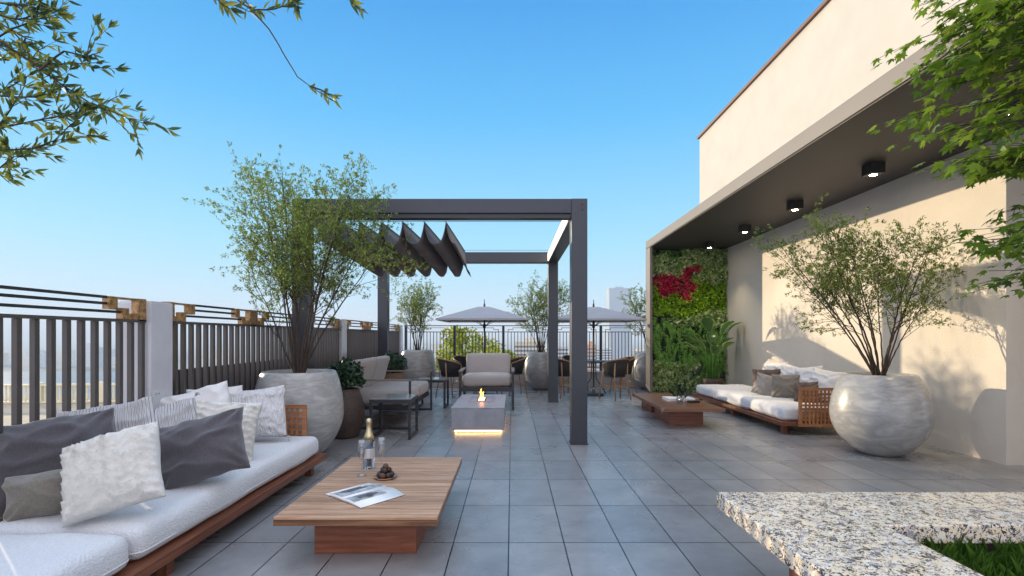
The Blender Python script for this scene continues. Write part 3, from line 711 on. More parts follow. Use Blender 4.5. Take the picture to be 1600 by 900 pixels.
pillow('throw_pillow', 'pinkish white cushion peeping out at the back of the left daybed', .42, .40, .15, 'plainw', (-2.48, 4.22, .62), (.8, .6, .05), (-.15, .1, 1), 10, .015, group=PG)
PG2 = 'cushions on the right daybed'
for k, (x, y, z, sz, m, rt, up, lb) in enumerate([
    (4.22, 8.10, .60, .50, 'plainw', (.25, -.95, .1), (.28, .05, 1), 'white cushion at the far end of the right daybed row'),
    (4.24, 7.66, .58, .50, 'plainw', (.15, -1, -.15), (.25, .1, 1), 'second white cushion from the far end on the right daybed'),
    (4.22, 7.20, .59, .50, 'plainw', (.2, -1, .12), (.28, .05, 1), 'third white cushion from the far end on the right daybed'),
    (4.22, 6.78, .58, .48, 'plainw', (.35, -.9, -.08), (.25, .1, 1), 'white cushion nearest the lattice arm of the right daybed'),
    (4.00, 7.92, .54, .42, 'linen_brown', (.7, -.7, .05), (.3, .1, 1), 'dark brown cushion behind the small grey one on the right daybed'),
    (3.86, 7.62, .50, .36, 'linen_grey', (.78, -.62, -.25), (.35, .15, 1), 'small light grey cushion in front of the dark brown one'),
    (3.98, 7.30, .52, .38, 'linen_taupe', (.8, -.6, .05), (.3, .2, 1), 'sage grey cushion in the middle of the right daybed'),
    (4.02, 6.86, .48, .32, 'linen_brown', (.6, -.8, .1), (.3, .2, 1), 'small brown cushion next to the lattice arm of the right daybed')]):
    pillow('throw_pillow', lb, sz, sz * .92, .19, m, (x, y, z), rt, up, 20 + k, .016, group=PG2)

# ---------------------------------------------------------------- foreground coffee table and what stands on it
ct = thing('coffee_table', 'low teak coffee table with slatted planks before the left daybed', 'coffee table', (-.843, 3.37, 0))
TT = .276; mb = MB(); npl = 19; L_ = 1.345; ym = -L_ / 2
yy = ym + .03
rng = random.Random(4)
wd = [1 if k % 3 else .62 for k in range(npl)]; tw = sum(wd); 
yy = ym
for k in range(npl):
    wy = (L_) * wd[k] / tw
    mb.box(-.441, .441, yy + .0058, yy + wy - .0058, TT - .017, TT); yy += wy
mb.build('plank_top', 'wood_top', ct, bevel=.0012, bseg=1)
MB().box(-.4405, .4405, ym + .003, -ym - .003, TT - .047, TT - .018).build('top_frame', 'wood_edge', ct)
MB().box(-.438, .438, ym + .006, -ym - .006, TT - .0178, TT - .012).build('plank_backing', 'black', ct)
MB().box(-.293, .293, ym + .19, -ym - .19, 0, TT - .048).build('base', 'wood_red_x', ct, bevel=.003)

bt = thing('champagne_bottle', 'clear champagne bottle with gold foil neck on the teak table', 'bottle', (-1.054, 3.70, TT))
MB().lathe([(.0, .012), (.03, .002), (.040, 0), (.043, .006), (.043, .19), (.040, .215), (.030, .245), (.019, .275), (.0150, .30), (.0148, .345), (.0, .345)], 40).build('glass_body', 'bottle', bt, True)
MB().lathe([(.0408, .2155), (.0312, .2455), (.0212, .275), (.0172, .300), (.0168, .332), (.0195, .336), (.0195, .352), (.0165, .362), (.010, .368), (.0, .368)], 40, wob=lambda a, z: .03 * math.sin(9 * a + z * 60)).build('gold_foil', 'gold_foil', bt, True)
MB().lathe([(.0436, .08), (.0437, .081), (.0437, .15), (.0436, .151)], 40).build('label', 'label', bt, True); bpy.data.objects['label'].data.polygons
def flute(loc, lb):
    t = thing('champagne_flute', lb, 'glass', loc, 0, 'champagne flutes on the teak table')
    MB().lathe([(0, .004), (.028, .0022), (.031, .0), (.031, .003), (.008, .009), (.0042, .02), (.0038, .085), (.006, .098), (.018, .125), (.0255, .165), (.0265, .20), (.0235, .245), (.0225, .245), (.0252, .20), (.0242, .165), (.0165, .127), (.003, .104), (0, .103)], 32).build('glass_body', 'glass', t, True)
    MB().lathe([(0, .1055), (.003, .1062), (.0160, .1285), (.0236, .165), (.0245, .19), (0, .19)], 32).build('wine', 'wine', t, True)
    return t
flute((-1.05, 3.51, TT), 'champagne flute standing left of the bottle')
flute((-.935, 3.60, TT), 'champagne flute standing right of the bottle behind the truffle plate')
pl = MB().lathe([(0, .004), (.045, .004), (.072, .010), (.078, .013), (.079, .011), (.072, .006), (.045, 0), (0, 0)], 40).build('plate', 'copper', None, True)
pl.location = (-.868, 3.45, TT); tag(pl, 'small rose gold plate under the heap of chocolate truffles', 'plate')
bm = bmesh.new(); bmesh.ops.create_icosphere(bm, subdivisions=3, radius=.0195)
for v in bm.verts: v.co *= 1 + .05 * noise.noise(v.co * 90)
tm = bpy.data.meshes.new('truffle'); bm.to_mesh(tm); bm.free(); tm.materials.append(M['choco']); tm.polygons.foreach_set('use_smooth', [True] * len(tm.polygons))
tm2 = tm.copy(); tm2.materials[0] = M['choco2']
spots = []
for k in range(7): spots.append((.042 * math.cos(k * math.tau / 7), .042 * math.sin(k * math.tau / 7), .025))
spots.append((0, 0, .025))
for k in range(3): spots.append((.022 * math.cos(k * math.tau / 3 + .5), .022 * math.sin(k * math.tau / 3 + .5), .054))
spots.append((0, 0, .080))
for k, (x, y, z) in enumerate(spots):
    o = bpy.data.objects.new('truffle', tm2 if k in (5, 11) else tm); COL.objects.link(o); o.location = (-.868 + x, 3.45 + y, TT + z); o.rotation_euler = (k, k * 2, k * 3)
    lb = 'cocoa dusted truffle on top of the pile' if k == 11 else 'cocoa dusted truffle at the front of the pile' if k == 5 else 'round dark chocolate truffle in the pile on the small plate'
    tag(o, lb, 'truffle', 'chocolate truffles heaped on the plate')

# open magazine
mg = thing('magazine', 'open magazine with black and white photo pages on the teak table', 'magazine', (-.90, 3.08, TT + .001), math.atan2(.237, .199) )
def page(side, lift):
    mb = MB(); n_ = 12; vs = []; Lp, Wp = .31, .19
    for i in range(n_ + 1):
        u = i / n_; y = side * Wp * u; z = .004 + lift * math.sin(min(1, u * 1.15) * math.pi) ** 1.0 * (1 - u * .4) + .010 * (1 - u)
        vs += [(-Lp / 2, y, z), (Lp / 2, y, z), (-Lp / 2, y, 0), (Lp / 2, y, 0)]
    for i in range(n_):
        a = i * 4; c = a + 4
        q = [(a, a + 1, c + 1, c), (a + 2, c + 2, c + 3, a + 3), (a, c, c + 2, a + 2), (a + 1, a + 3, c + 3, c + 1)]
        mb.f += [f if side < 0 else f[::-1] for f in q]
    mb.mi += [0] * (len(mb.f)); mb.f.append((n_ * 4, n_ * 4 + 1, n_ * 4 + 3, n_ * 4 + 2)); mb.mi.append(0); mb.v += vs
    o = mb.build('page_block', 'page', mg, True)
    def zz(u): return .004 + lift * math.sin(min(1, u * 1.15) * math.pi) * (1 - u * .4) + .010 * (1 - u) + .0006
    def patch(x0, x1, u0, u1, m, nm):
        pm = MB(); vs = []; k = 8
        for i in range(k + 1):
            u = u0 + (u1 - u0) * i / k
            vs += [(x0, side * Wp * u, zz(u)), (x1, side * Wp * u, zz(u))]
        f = [(2 * i, 2 * i + 1, 2 * i + 3, 2 * i + 2) for i in range(k)]
        pm.add(vs, f if side < 0 else [x[::-1] for x in f]); pm.build(nm, m, o, True)
    def blob(cx_, cu, rx_, ru, m, nm, seed):
        pts = []
        for q in range(36):
            a = math.tau * q / 36; k = 1 + .45 * noise.noise(Vector((math.cos(a) * 1.6, math.sin(a) * 1.6, seed))) + .12 * noise.noise(Vector((math.cos(a) * 6, math.sin(a) * 6, seed)))
            u = cu + math.sin(a) * ru * k; x = cx_ + math.cos(a) * rx_ * k; pts.append((x, side * Wp * u, zz(u) + .0008))
        u = cu; pts.append((cx_, side * Wp * u, zz(u) + .0008)); f = [(36, q, (q + 1) % 36) for q in range(36)]
        MB().add(pts, f if side > 0 else [x[::-1] for x in f]).build(nm, m, o, True)
    return patch, blob
p1 = page(-1, .012); p2 = page(1, .012)
(p1, b1), (p2, b2) = p1, p2
p1(-.15, .08, .10, .60, 'ink2', 'printed_photo'); b1(-.03, .38, .07, .14, 'ink', 'printed_photo_figure', 3)
p2(-.15, .15, .10, .78, 'ink2', 'printed_photo'); b2(-.02, .50, .11, .17, 'ink', 'printed_photo_figure', 8); b2(.09, .62, .05, .09, 'page', 'printed_photo_highlight', 5)
MB().box(-.157, .157, -.193, .193, -.0008, -.0002).build('magazine_cover', 'black', mg)

# ---------------------------------------------------------------- right low tables
def low_table(x0, x1, y0, y1, z, lb, bx, by):
    cx_, cy_ = (x0 + x1) / 2, (y0 + y1) / 2
    t = thing('low_table', lb, 'coffee table', (cx_, cy_, 0), 0, 'low walnut tables by the right daybed')
    MB().box(x0 - cx_, x1 - cx_, y0 - cy_, y1 - cy_, z - .045, z).build('table_top', 'wood_top_y', t, bevel=.003)
    MB().box(bx[0] - cx_, bx[1] - cx_, by[0] - cy_, by[1] - cy_, 0, z - .046).build('base', 'wood_red_x', t, bevel=.003)
low_table(2.02, 2.84, 6.68, 8.0, .285, 'nearer walnut low table holding the glass vase, right side', (2.20, 2.68), (7.04, 7.75))
low_table(2.15, 2.95, 7.74 + .3, 9.0, .225, 'farther lower walnut table pushed behind the vase table', (2.27, 2.8), (8.2, 8.8))
vz = .286
vs_ = thing('glass_vase', 'small clear glass vase of leafy stems on the walnut table', 'vase', (2.43, 7.22, vz))
MB().lathe([(.0, .004), (.06, .002), (.066, .0), (.066, .085), (.063, .085), (.063, .006), (0, .006)], 32).build('glass_body', 'glass', vs_, True)
rng = random.Random(77); st = MB(); lf = MB()
for k in range(11):
    a = rng.uniform(0, math.tau); top = Vector((math.cos(a) * rng.uniform(.05, .26), math.sin(a) * rng.uniform(.03, .14), rng.uniform(.15, .34)))
    if k == 0: top = Vector((.24, .05, .43))
    pts = [Vector((0, 0, .012)) * 1 + Vector((rng.uniform(-.03, .03), rng.uniform(-.03, .03), 0)), Vector((top.x * .3, top.y * .3, top.z * .55)), top]
    st.tube(pts, .003, 5)
    for q in range(9):
        u = rng.uniform(.45, 1); p = pts[1].lerp(pts[2], max(0, u * 2 - 1)); leaf_quad(lf, p, (top.normalized() + rv(rng) * .9), rv(rng), rng.uniform(.05, .09), rng.uniform(.014, .024))
leaf_quad(lf, Vector((.22, .05, .38)), Vector((.5, 0, .8)), Vector((0, 1, 0)), .22, .04)
st.build('stems', 'leaf_dark', vs_); lf.build('leaves', 'leaf_dark', vs_)
tr = thing('serving_tray', 'white rimmed tray with small items beside the glass vase', 'tray', (2.50, 7.55, vz))
MB().box(-.20, .20, -.15, .15, 0, .012).build('tray_base', 'page', tr, bevel=.003)
rm = MB(); rm.box(-.2, .2, -.15, -.138, .0125, .04); rm.box(-.2, .2, .138, .15, .0125, .04); rm.box(-.2, -.188, -.1375, .1375, .0125, .04); rm.box(.188, .2, -.1375, .1375, .0125, .04); rm.build('rim', 'page', tr)
bk = MB().box(-.075, .075, -.05, .05, 0, .025).build('book', 'black'); bk.location = (2.63, 7.28, vz + .001); bk.rotation_euler = (0, 0, .2); tag(bk, 'small black closed book lying right of the glass vase', 'book')

# ---------------------------------------------------------------- fire pit
fp = thing('fire_pit', 'grey concrete fire pit table with small flame and glowing base', 'fire pit', (-.44, 7.18, 0))
MB().box(-.34, .34, -.71, .71, .036, .318).build('body', 'concrete', fp, bevel=.004)
MB().box(-.345, .345, -.715, .715, .319, .332).build('top_slab', 'concrete_light', fp, bevel=.002)
MB().box(-.17, .19, -.22, .45, .3325, .336).build('burner_tray', 'concrete', fp)
bo = MB().box(-.055, .065, -.14, .24, .3365, .342).build('burner', 'furn_metal', fp)
MB().box(-.035, .045, -.12, .22, .3425, .345).build('glowing_embers', 'glow', bo)
MB().box(-.30, .30, -.67, .67, .010, .0355).build('light_plinth', 'glow', fp)
MB().box(-.28, .28, -.65, .65, 0, .0098).build('foot', 'black', fp)
fl = MB(); rng = random.Random(3)
for (x, y, h_, w_) in ((.01, -.02, .16, .012), (-.012, .01, .11, .011), (.028, -.05, .12, .010), (.0, .05, .08, .010)):
    pts = []; rd = []
    for k in range(9):
        u = k / 8; pts.append((x + .012 * math.sin(u * 5 + x * 90), y + .008 * math.cos(u * 4), .345 + h_ * u)); rd.append(w_ * math.sin(math.pi * (.12 + .88 * u)) ** .8 + .0008)
    fl.tube(pts, rd, 10)
fl.build('flame', 'flame', fp, True)

# ---------------------------------------------------------------- lounge furniture
def bar(mb, a, c, w=.03):
    x0, x1 = sorted((a[0], c[0])); y0, y1 = sorted((a[1], c[1])); z0, z1 = sorted((a[2], c[2])); h_ = w / 2
    mb.box(x0 - h_, x1 + h_, y0 - h_, y1 + h_, z0 - h_, z1 + h_)
# loveseat: faces +x
ls = thing('loveseat', 'grey two seat outdoor loveseat with dark metal frame left of the fire pit', 'loveseat', (-1.85, 7.60, 0))
for y in (-.88, .88):
    lg = MB(); s = .03; xa, xb = -.42, .50
    lg.box(xa, xb, y - s / 2, y + s / 2, 0, s); lg.box(xb - s, xb, y - s / 2, y + s / 2, s + .0005, .645); lg.box(xa, xa + s, y - s / 2, y + s / 2, s + .0005, .645)
    lg.build('leg', 'furn_metal', ls, bevel=.002)
    ar = MB().box(xa, xb, y - .022, y + .022, .6455, .672).build('armrest', 'arm_wood', ls, bevel=.003)
fr = MB(); fr.box(.42, .455, -.863, .863, .26, .315); fr.box(-.42, -.385, -.863, .863, .26, .315)
for y in (-.863, -.02, .823): fr.box(-.3845, .4195, y, y + .04, .262, .313)
fr.build('seat_frame', 'furn_metal', ls, bevel=.002)
bf = MB()
for y in (-.80, 0, .80):
    bf.tube([(-.36, y, .30), (-.50, y, .84)], .013, 8)
bf.tube([(-.495, -.80, .82), (-.495, .80, .82)], .013, 8); bf.build('back_frame', 'furn_metal', ls, True)
for s in (-1, 1):
    o = rbox(.80, .835, .18, .055, (12, 14, 6), .02, .012, s).build('seat_cushion', 'uphol', ls, True); o.location = (.055, s * .42, .317)
    o = rbox(.54, .835, .13, .05, (10, 14, 6), .03, .014, s + 5).build('back_cushion', 'uphol', ls, True)
    o.rotation_euler = (0, R(-73), 0); o.location = (-.22, s * .42, .50); o.location = (-.25, s * .42, .64)
# armchair: faces -y
ac = thing('armchair', 'wide grey cushioned armchair with dark frame facing us behind the fire pit', 'armchair', (-.43, 8.9, 0))
for x in (-.445, .445):
    for y in (-.42, .36):
        MB().box(x - .022, x + .022, y - .022, y + .022, 0, .64).build('leg', 'furn_metal', ac, bevel=.003)
    MB().box(x - .028, x + .028, -.45, .40, .6405, .67).build('armrest', 'arm_wood', ac, bevel=.004)
fr = MB(); fr.box(-.423, .423, -.44, -.40, .315, .385); fr.box(-.423, .423, .34, .38, .315, .385)
for x in (-.42, -.02, .38): fr.box(x, x + .04, -.399, .339, .33, .37)
fr.build('seat_frame', 'furn_metal', ac, bevel=.002)
bf = MB(); bf.tube([(-.38, .36, .36), (-.38, .46, .86)], .014, 8); bf.tube([(.38, .36, .36), (.38, .46, .86)], .014, 8); bf.tube([(-.38, .455, .84), (.38, .455, .84)], .014, 8); bf.build('back_frame', 'furn_metal', ac, True)
o = rbox(.84, .78, .20, .07, (14, 12, 6), .02, .012, 3).build('seat_cushion', 'uphol', ac, True); o.location = (0, -.04, .386)
o = rbox(.80, .44, .16, .06, (14, 10, 6), .03, .012, 9).build('back_cushion', 'uphol', ac, True); o.rotation_euler = (R(78), 0, 0); o.location = (0, .30, .70)
# side tables
def side_table():
    t = thing('side_table', 'square dark metal side table in front of the loveseat near arm', 'side table', (-1.465, 6.275, 0), 0, 'dark metal side tables at the loveseat')
    MB().box(-.25, .25, -.245, .245, .485, .5).build('table_top', 'table_glass', t, bevel=.002)
    fr = MB(); fr.box(-.25, .25, -.245, -.21, .445, .4845); fr.box(-.25, .25, .21, .245, .445, .4845); fr.box(-.25, -.215, -.2095, .2095, .445, .4845); fr.box(.215, .25, -.2095, .2095, .445, .4845)
    fr.build('apron', 'furn_metal', t, bevel=.002)
    for x in (-.25, .215):
        lg = MB(); lg.box(x, x + .035, -.245, -.21, 0, .4445); lg.box(x, x + .035, .21, .245, 0, .4445); lg.box(x, x + .035, -.2095, .2095, 0, .035)
        lg.build('leg', 'furn_metal', t, bevel=.002)
    return t
sd = side_table()
dup(sd, (-1.40, 8.92, 0), 0, 'square dark metal side table beside the far arm of the loveseat')

# woven planters with dark shrubs
def woven(loc, lb, lb2, m, k):
    t = thing('woven_planter', lb, 'planter', loc, 0, 'woven basket planters by the loveseat')
    mb = MB(); prof = [(.135, 0), (.15, .01)]
    for i in range(40):
        u = i / 39; r = .15 + .075 * math.sin(math.pi * min(1, u * .95 + .05)) ** .9 + .02 * u
        prof.append((r + .004 * (i % 2), .015 + .565 * u))
    prof += [(.175, .60), (.15, .60), (.145, .56)]
    mb.lathe(prof, 48, wob=lambda a, z: .012 * math.sin(24 * a + (round(z * 34) % 2) * math.pi)); mb.f.pop(); mb.mi.pop()
    mb.build('basket', m, t, True)
    MB().lathe([(.146, .565), (0, .572)], 24).build('soil', 'soil', t)
    p = thing('leafy_shrub', lb2, 'plant', (loc[0], loc[1], .57), 0, 'dark round shrubs in woven planters')
    rng = random.Random(k); st = MB(); lf = MB()
    for q in range(26):
        d = rv(rng); d.z = abs(d.z) * .9 + .15; d.normalize(); tip = Vector((d.x * .19, d.y * .19, .06 + d.z * .23)); st.tube([(0, 0, 0), tip * .5, tip], .003, 4)
    for q in range(1500):
        d = rv(rng); d.z = d.z if d.z > -.55 else -d.z; r_ = .23 * rng.uniform(.55, 1) * (1 + .3 * noise.noise(d * 2.5 + Vector((k, 0, 0))))
        pos = Vector((d.x * r_, d.y * r_, .17 + d.z * r_ * .85))
        leaf_quad(lf, pos, (d + rv(rng) * .8 + Vector((0, 0, -.3))), d, rng.uniform(.035, .06), rng.uniform(.014, .022))
    st.build('stems', 'bark', p); lf.build('foliage', 'leaf_dark', p)
woven((-2.07, 6.22, 0), 'tall dark woven basket planter right of the big squat stone planter', 'dark green round shrub in the basket left of the loveseat near arm', 'basket', 5)
woven((-2.12, 8.98, 0), 'brown woven basket planter behind the far arm of the loveseat', 'dark green round shrub between the loveseat back and the corner planter', 'basket_tan', 6)

# ---------------------------------------------------------------- parasols, dining tables, bistro chairs
def parasol(loc, lb):
    t = thing('parasol', lb, 'parasol', loc, 0, 'grey parasols over the dining tables')
    MB().tube([(0, 0, .03), (0, 0, 1.93)], .019, 12).build('pole', 'furn_metal', t, True)
    MB().lathe([(.22, 0), (.22, .03), (.20, .045), (.03, .05), (.028, .12), (0, .12)], 32).build('base', 'furn_metal', t, True)
    MB().lathe([(.022, 1.84), (.022, 1.90), (.010, 1.93), (.007, 2.02), (0, 2.025)], 16).build('finial', 'furn_metal', t, True)
    cnp = MB(); hs_ = .89; n_ = 16; vs = []
    for i in range(n_ + 1):
        for j in range(n_ + 1):
            u = -1 + 2 * i / n_; v = -1 + 2 * j / n_; m_ = max(abs(u), abs(v)); top = .14
            rr_ = math.hypot(u, v) / (m_ * 1.0 + 1e-6) if m_ > 0 else 1
            z = 1.86 - (0 if m_ < top else (m_ - top) / (1 - top) * .27) - .02 * math.sin(math.pi * min(1, max(0, (m_ - top) / (1 - top)))) * (1 - min(abs(u), abs(v)) / (m_ + 1e-6))
            vs.append((u * hs_, v * hs_, z + .0))
    cnp.add(vs, [(i * (n_ + 1) + j, (i + 1) * (n_ + 1) + j, (i + 1) * (n_ + 1) + j + 1, i * (n_ + 1) + j + 1) for i in range(n_) for j in range(n_)])
    c = cnp.build('canopy', 'umbrella', t, False); sm = c.modifiers.new('thick', 'SOLIDIFY'); sm.thickness = .012
    vl = MB()
    for (a, b_) in (((-1, -1), (1, -1)), ((1, -1), (1, 1)), ((1, 1), (-1, 1)), ((-1, 1), (-1, -1))):
        pa = Vector((a[0] * hs_ * 1.002, a[1] * hs_ * 1.002, 0)); pb = Vector((b_[0] * hs_ * 1.002, b_[1] * hs_ * 1.002, 0))
        vl.add([(pa.x, pa.y, 1.592), (pb.x, pb.y, 1.592), (pb.x, pb.y, 1.555), (pa.x, pa.y, 1.555)], [(0, 1, 2, 3)])
    vl.build('valance', 'umbrella', c)
    MB().tube([(0, 0, 1.42), (0, 0, 1.50)], .032, 12).build('hub', 'furn_metal', t, True)
    for k in range(8):
        a = k * math.pi / 4; L2 = hs_ * (1 if k % 2 == 0 else 1.40); q = Vector((math.cos(a), math.sin(a), 0))
        rb = MB().tube([q * .03 + Vector((0, 0, 1.835)), q * L2 * .98 + Vector((0, 0, 1.568))], .007, 6).build('rib', 'furn_metal', t)
        MB().tube([q * .03 + Vector((0, 0, 1.46)), q * .45 + Vector((0, 0, 1.835 - .267 * .45 / L2 - .008))], .006, 6).build('strut', 'furn_metal', rb)
    return t
parasol((-.58, 10.55, 0), 'grey square parasol behind the armchair')
p2_ = [o for o in bpy.data.objects if o.name == 'parasol'][0]
dup(p2_, (1.73, 10.65, 0), 0, 'grey square parasol right of the pergola front post')
def dining_table(loc, lb):
    t = thing('bistro_table', lb, 'dining table', loc, 0, 'round tables under the parasols')
    MB().lathe([(.035, .70), (.33, .70), (.345, .708), (.345, .718), (.33, .724), (.024, .724)], 40).build('table_top', 'furn_metal', t, True)
    for k in range(3):
        a = k * math.tau / 3 + .4; q = Vector((math.cos(a), math.sin(a), 0))
        MB().tube([q * .05 + Vector((0, 0, .699)), q * .06 + Vector((0, 0, .35)), q * .26 + Vector((0, 0, .1)), q * .30 + Vector((0, 0, .012))], .011, 8).build('leg', 'furn_metal', t, True)
    return t
dining_table((-.58, 10.55, 0), 'round dark dining table under the left parasol'); dining_table((1.73, 10.65, 0), 'round dark dining table under the right parasol')
def bistro():
    t = thing('bistro_chair', 'c', 'chair', (0, 0, 0), 0, 'black wicker bistro chairs with cane legs')
    MB().lathe([(0, .435), (.19, .435), (.205, .445), (.205, .462), (.19, .472), (0, .468)], 32).build('seat', 'weave', t, True)
    bk = MB(); vs = []; n_ = 20
    for i in range(n_ + 1):
        a = R(-115 + 230 * i / n_) + math.pi / 2        # wraps round the back (+y)
        e = abs(i / n_ * 2 - 1); top = .80 - .13 * e ** 1.6; lean_ = .045 * (1 - e)
        for z, r_ in ((.47, .20), (.60, .222), (top, .245 + lean_)):
            vs.append((math.cos(a) * r_, math.sin(a) * r_, z))
    bk.add(vs, [(i * 3 + k, i * 3 + 3 + k, i * 3 + 4 + k, i * 3 + 1 + k) for i in range(n_) for k in range(2)])
    o = bk.build('backrest', 'weave', t, True); sm = o.modifiers.new('thick', 'SOLIDIFY'); sm.thickness = .014; sm.offset = 0
    rim = MB().tube([Vector(vs[i * 3 + 2]) + Vector((0, 0, .005)) for i in range(n_ + 1)], .013, 8).build('top_rail', 'bamboo', t, True)
    for (sx, sy, zt) in ((-1, -1, .66), (1, -1, .66), (-1, 1, .76), (1, 1, .76)):
        x, y = sx * .20, -.10 if sy < 0 else .19
        x = sx * (.215 if sy < 0 else .15)
        MB().tube([(x * 1.25, y * 1.25 - (.04 if sy < 0 else -.02), 0), (x * 1.05, y, .44), (x * 1.02, y * 1.08, zt)], [.012, .013, .011], 8).build('leg', 'bamboo', t, True)
    sr = MB()
    for k in range(25):
        pass
    sr.tube([(.20 * math.cos(k * math.tau / 24), .20 * math.sin(k * math.tau / 24) , .27) for k in range(25)], .008, 6, caps=False)
    sr.tube([(-.22, -.12, .22), (.17, .19, .22)], .007, 6); sr.tube([(.22, -.12, .22), (-.17, .19, .22)], .007, 6)
    sr.build('stretcher', 'bamboo', t, True)
    return t
bc = bistro(); first = True
for (x, y, tx, ty, lb) in [
    (-1.22, 10.12, -.58, 10.55, 'wicker bistro chair left of the armchair, nearest the side table'),
    (-1.02, 11.05, -.58, 10.55, 'wicker bistro chair half hidden behind the armchair back, left side'),
    (-.42, 9.86, -.58, 10.55, 'wicker bistro chair whose cane legs show beneath the armchair'),
    (.02, 10.75, -.58, 10.55, 'wicker bistro chair just right of the armchair back'),
    (1.09, 10.28, 1.73, 10.65, 'wicker bistro chair between the two right pergola posts'),
    (2.05, 10.02, 1.73, 10.65, 'wicker bistro chair nearest us at the right dining table'),
    (2.36, 10.80, 1.73, 10.65, 'wicker bistro chair on the green wall side of the right dining table'),
    (1.40, 11.30, 1.73, 10.65, 'wicker bistro chair at the back of the right dining table')]:
    rz = math.atan2(ty - y, tx - x) + math.pi / 2
    if first: bc.location = (x, y, 0); bc.rotation_euler = (0, 0, rz); bc['label'] = lb; first = False
    else: dup(bc, (x, y, 0), rz, lb)

# ---------------------------------------------------------------- green wall
gw = thing('green_wall', 'vertical garden wall of ferns, pale leaves and crimson flowers', 'living wall', (3.92, 11.30, 0))
MB().box(-.84, .855, -.02, .05, 0, 3.195).build('backing_panel', 'black', gw)
rng = random.Random(8)
L1, L2_, L3, L4, FL = MB(), MB(), MB(), MB(), MB()
def kind(x, z):
    nz = noise.noise(Vector((x * 1.8, z * 1.8, 2.2))) * .22; z_ = z + nz
    u = x + .87
    if z_ > 2.98 and u < .75: return 'fern'
    w_n = .5 * noise.noise(Vector((x * 3.1, z * 3.1, 9)))
    if 2.18 + w_n - .12 * u < z < 2.62 + w_n * .8 + .05 * u and u < 1.0 + w_n: return 'flower'
    if z_ > 2.48: return 'var'
    if z_ > 1.72: return 'lime'
    if z_ > 1.5 and u > .5: return 'var'
    if z_ < .72 and u < 1.1: return 'var'
    return 'fern'
for _ in range(17000):
    x = rng.uniform(-.83, .84); z = rng.uniform(.01, 3.17); k = kind(x, z)
    out = rng.uniform(.02, .13) * (1 + .7 * noise.noise(Vector((x * 4, z * 4, 7)))); p = Vector((x, -.03 - out, z))
    d = Vector((rng.gauss(0, .8), -rng.uniform(.3, 1.2), rng.gauss(.1, .7)))
    if k == 'fern': continue
    mb_ = {'var': L1, 'lime': L2_, 'flower': FL}[k]
    sz = {'var': .082, 'lime': .05, 'flower': .046}[k] * rng.uniform(.7, 1.3)
    if k == 'flower' and rng.random() < .12: mb_ = L3
    leaf_quad(mb_, p, d, rv(rng), sz, sz * (.24 if k == 'var' else .42))
for _ in range(900):   # fern fronds
    x = rng.uniform(-.82, .82); z = rng.uniform(.2, 3.15)
    if kind(x, z) != 'fern': continue
    L = rng.uniform(.18, .36); sx = rng.gauss(0, .35); out = rng.uniform(.06, .15)
    pts = []
    for i in range(15):
        u = i / 14; pts.append(Vector((x + sx * L * u, -.03 - out * math.sin(u * 2.2) * 1.3, z + .05 * math.sin(u * math.pi) - L * u * u)))
    for i in range(1, 15):
        t_ = (pts[i] - pts[i - 1]).normalized(); w_ = .042 * math.sin(math.pi * min(1, .15 + i / 15)) + .006
        if pts[i].z < .01: continue
        for s in (-1, 1):
            leaf_quad(L4, pts[i], (Vector((s, -.25, 0)) + t_ * .8), Vector((0, -1, .2)), w_, .0075)
L1.build('pale_leaves', 'leaf_varieg', gw); L2_.build('lime_leaves', 'leaf_lime', gw); L3.build('flower_foliage', 'leaf_fern', gw); L4.build('fern_leaves', 'leaf_fern', gw); FL.build('crimson_flowers', 'flower', gw)
# dark filler leaves behind the ferns
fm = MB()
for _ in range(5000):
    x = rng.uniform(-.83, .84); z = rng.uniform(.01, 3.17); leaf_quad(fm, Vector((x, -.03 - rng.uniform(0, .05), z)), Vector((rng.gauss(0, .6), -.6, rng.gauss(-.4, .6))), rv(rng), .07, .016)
fm.build('inner_leaves', 'leaf_dark', gw)

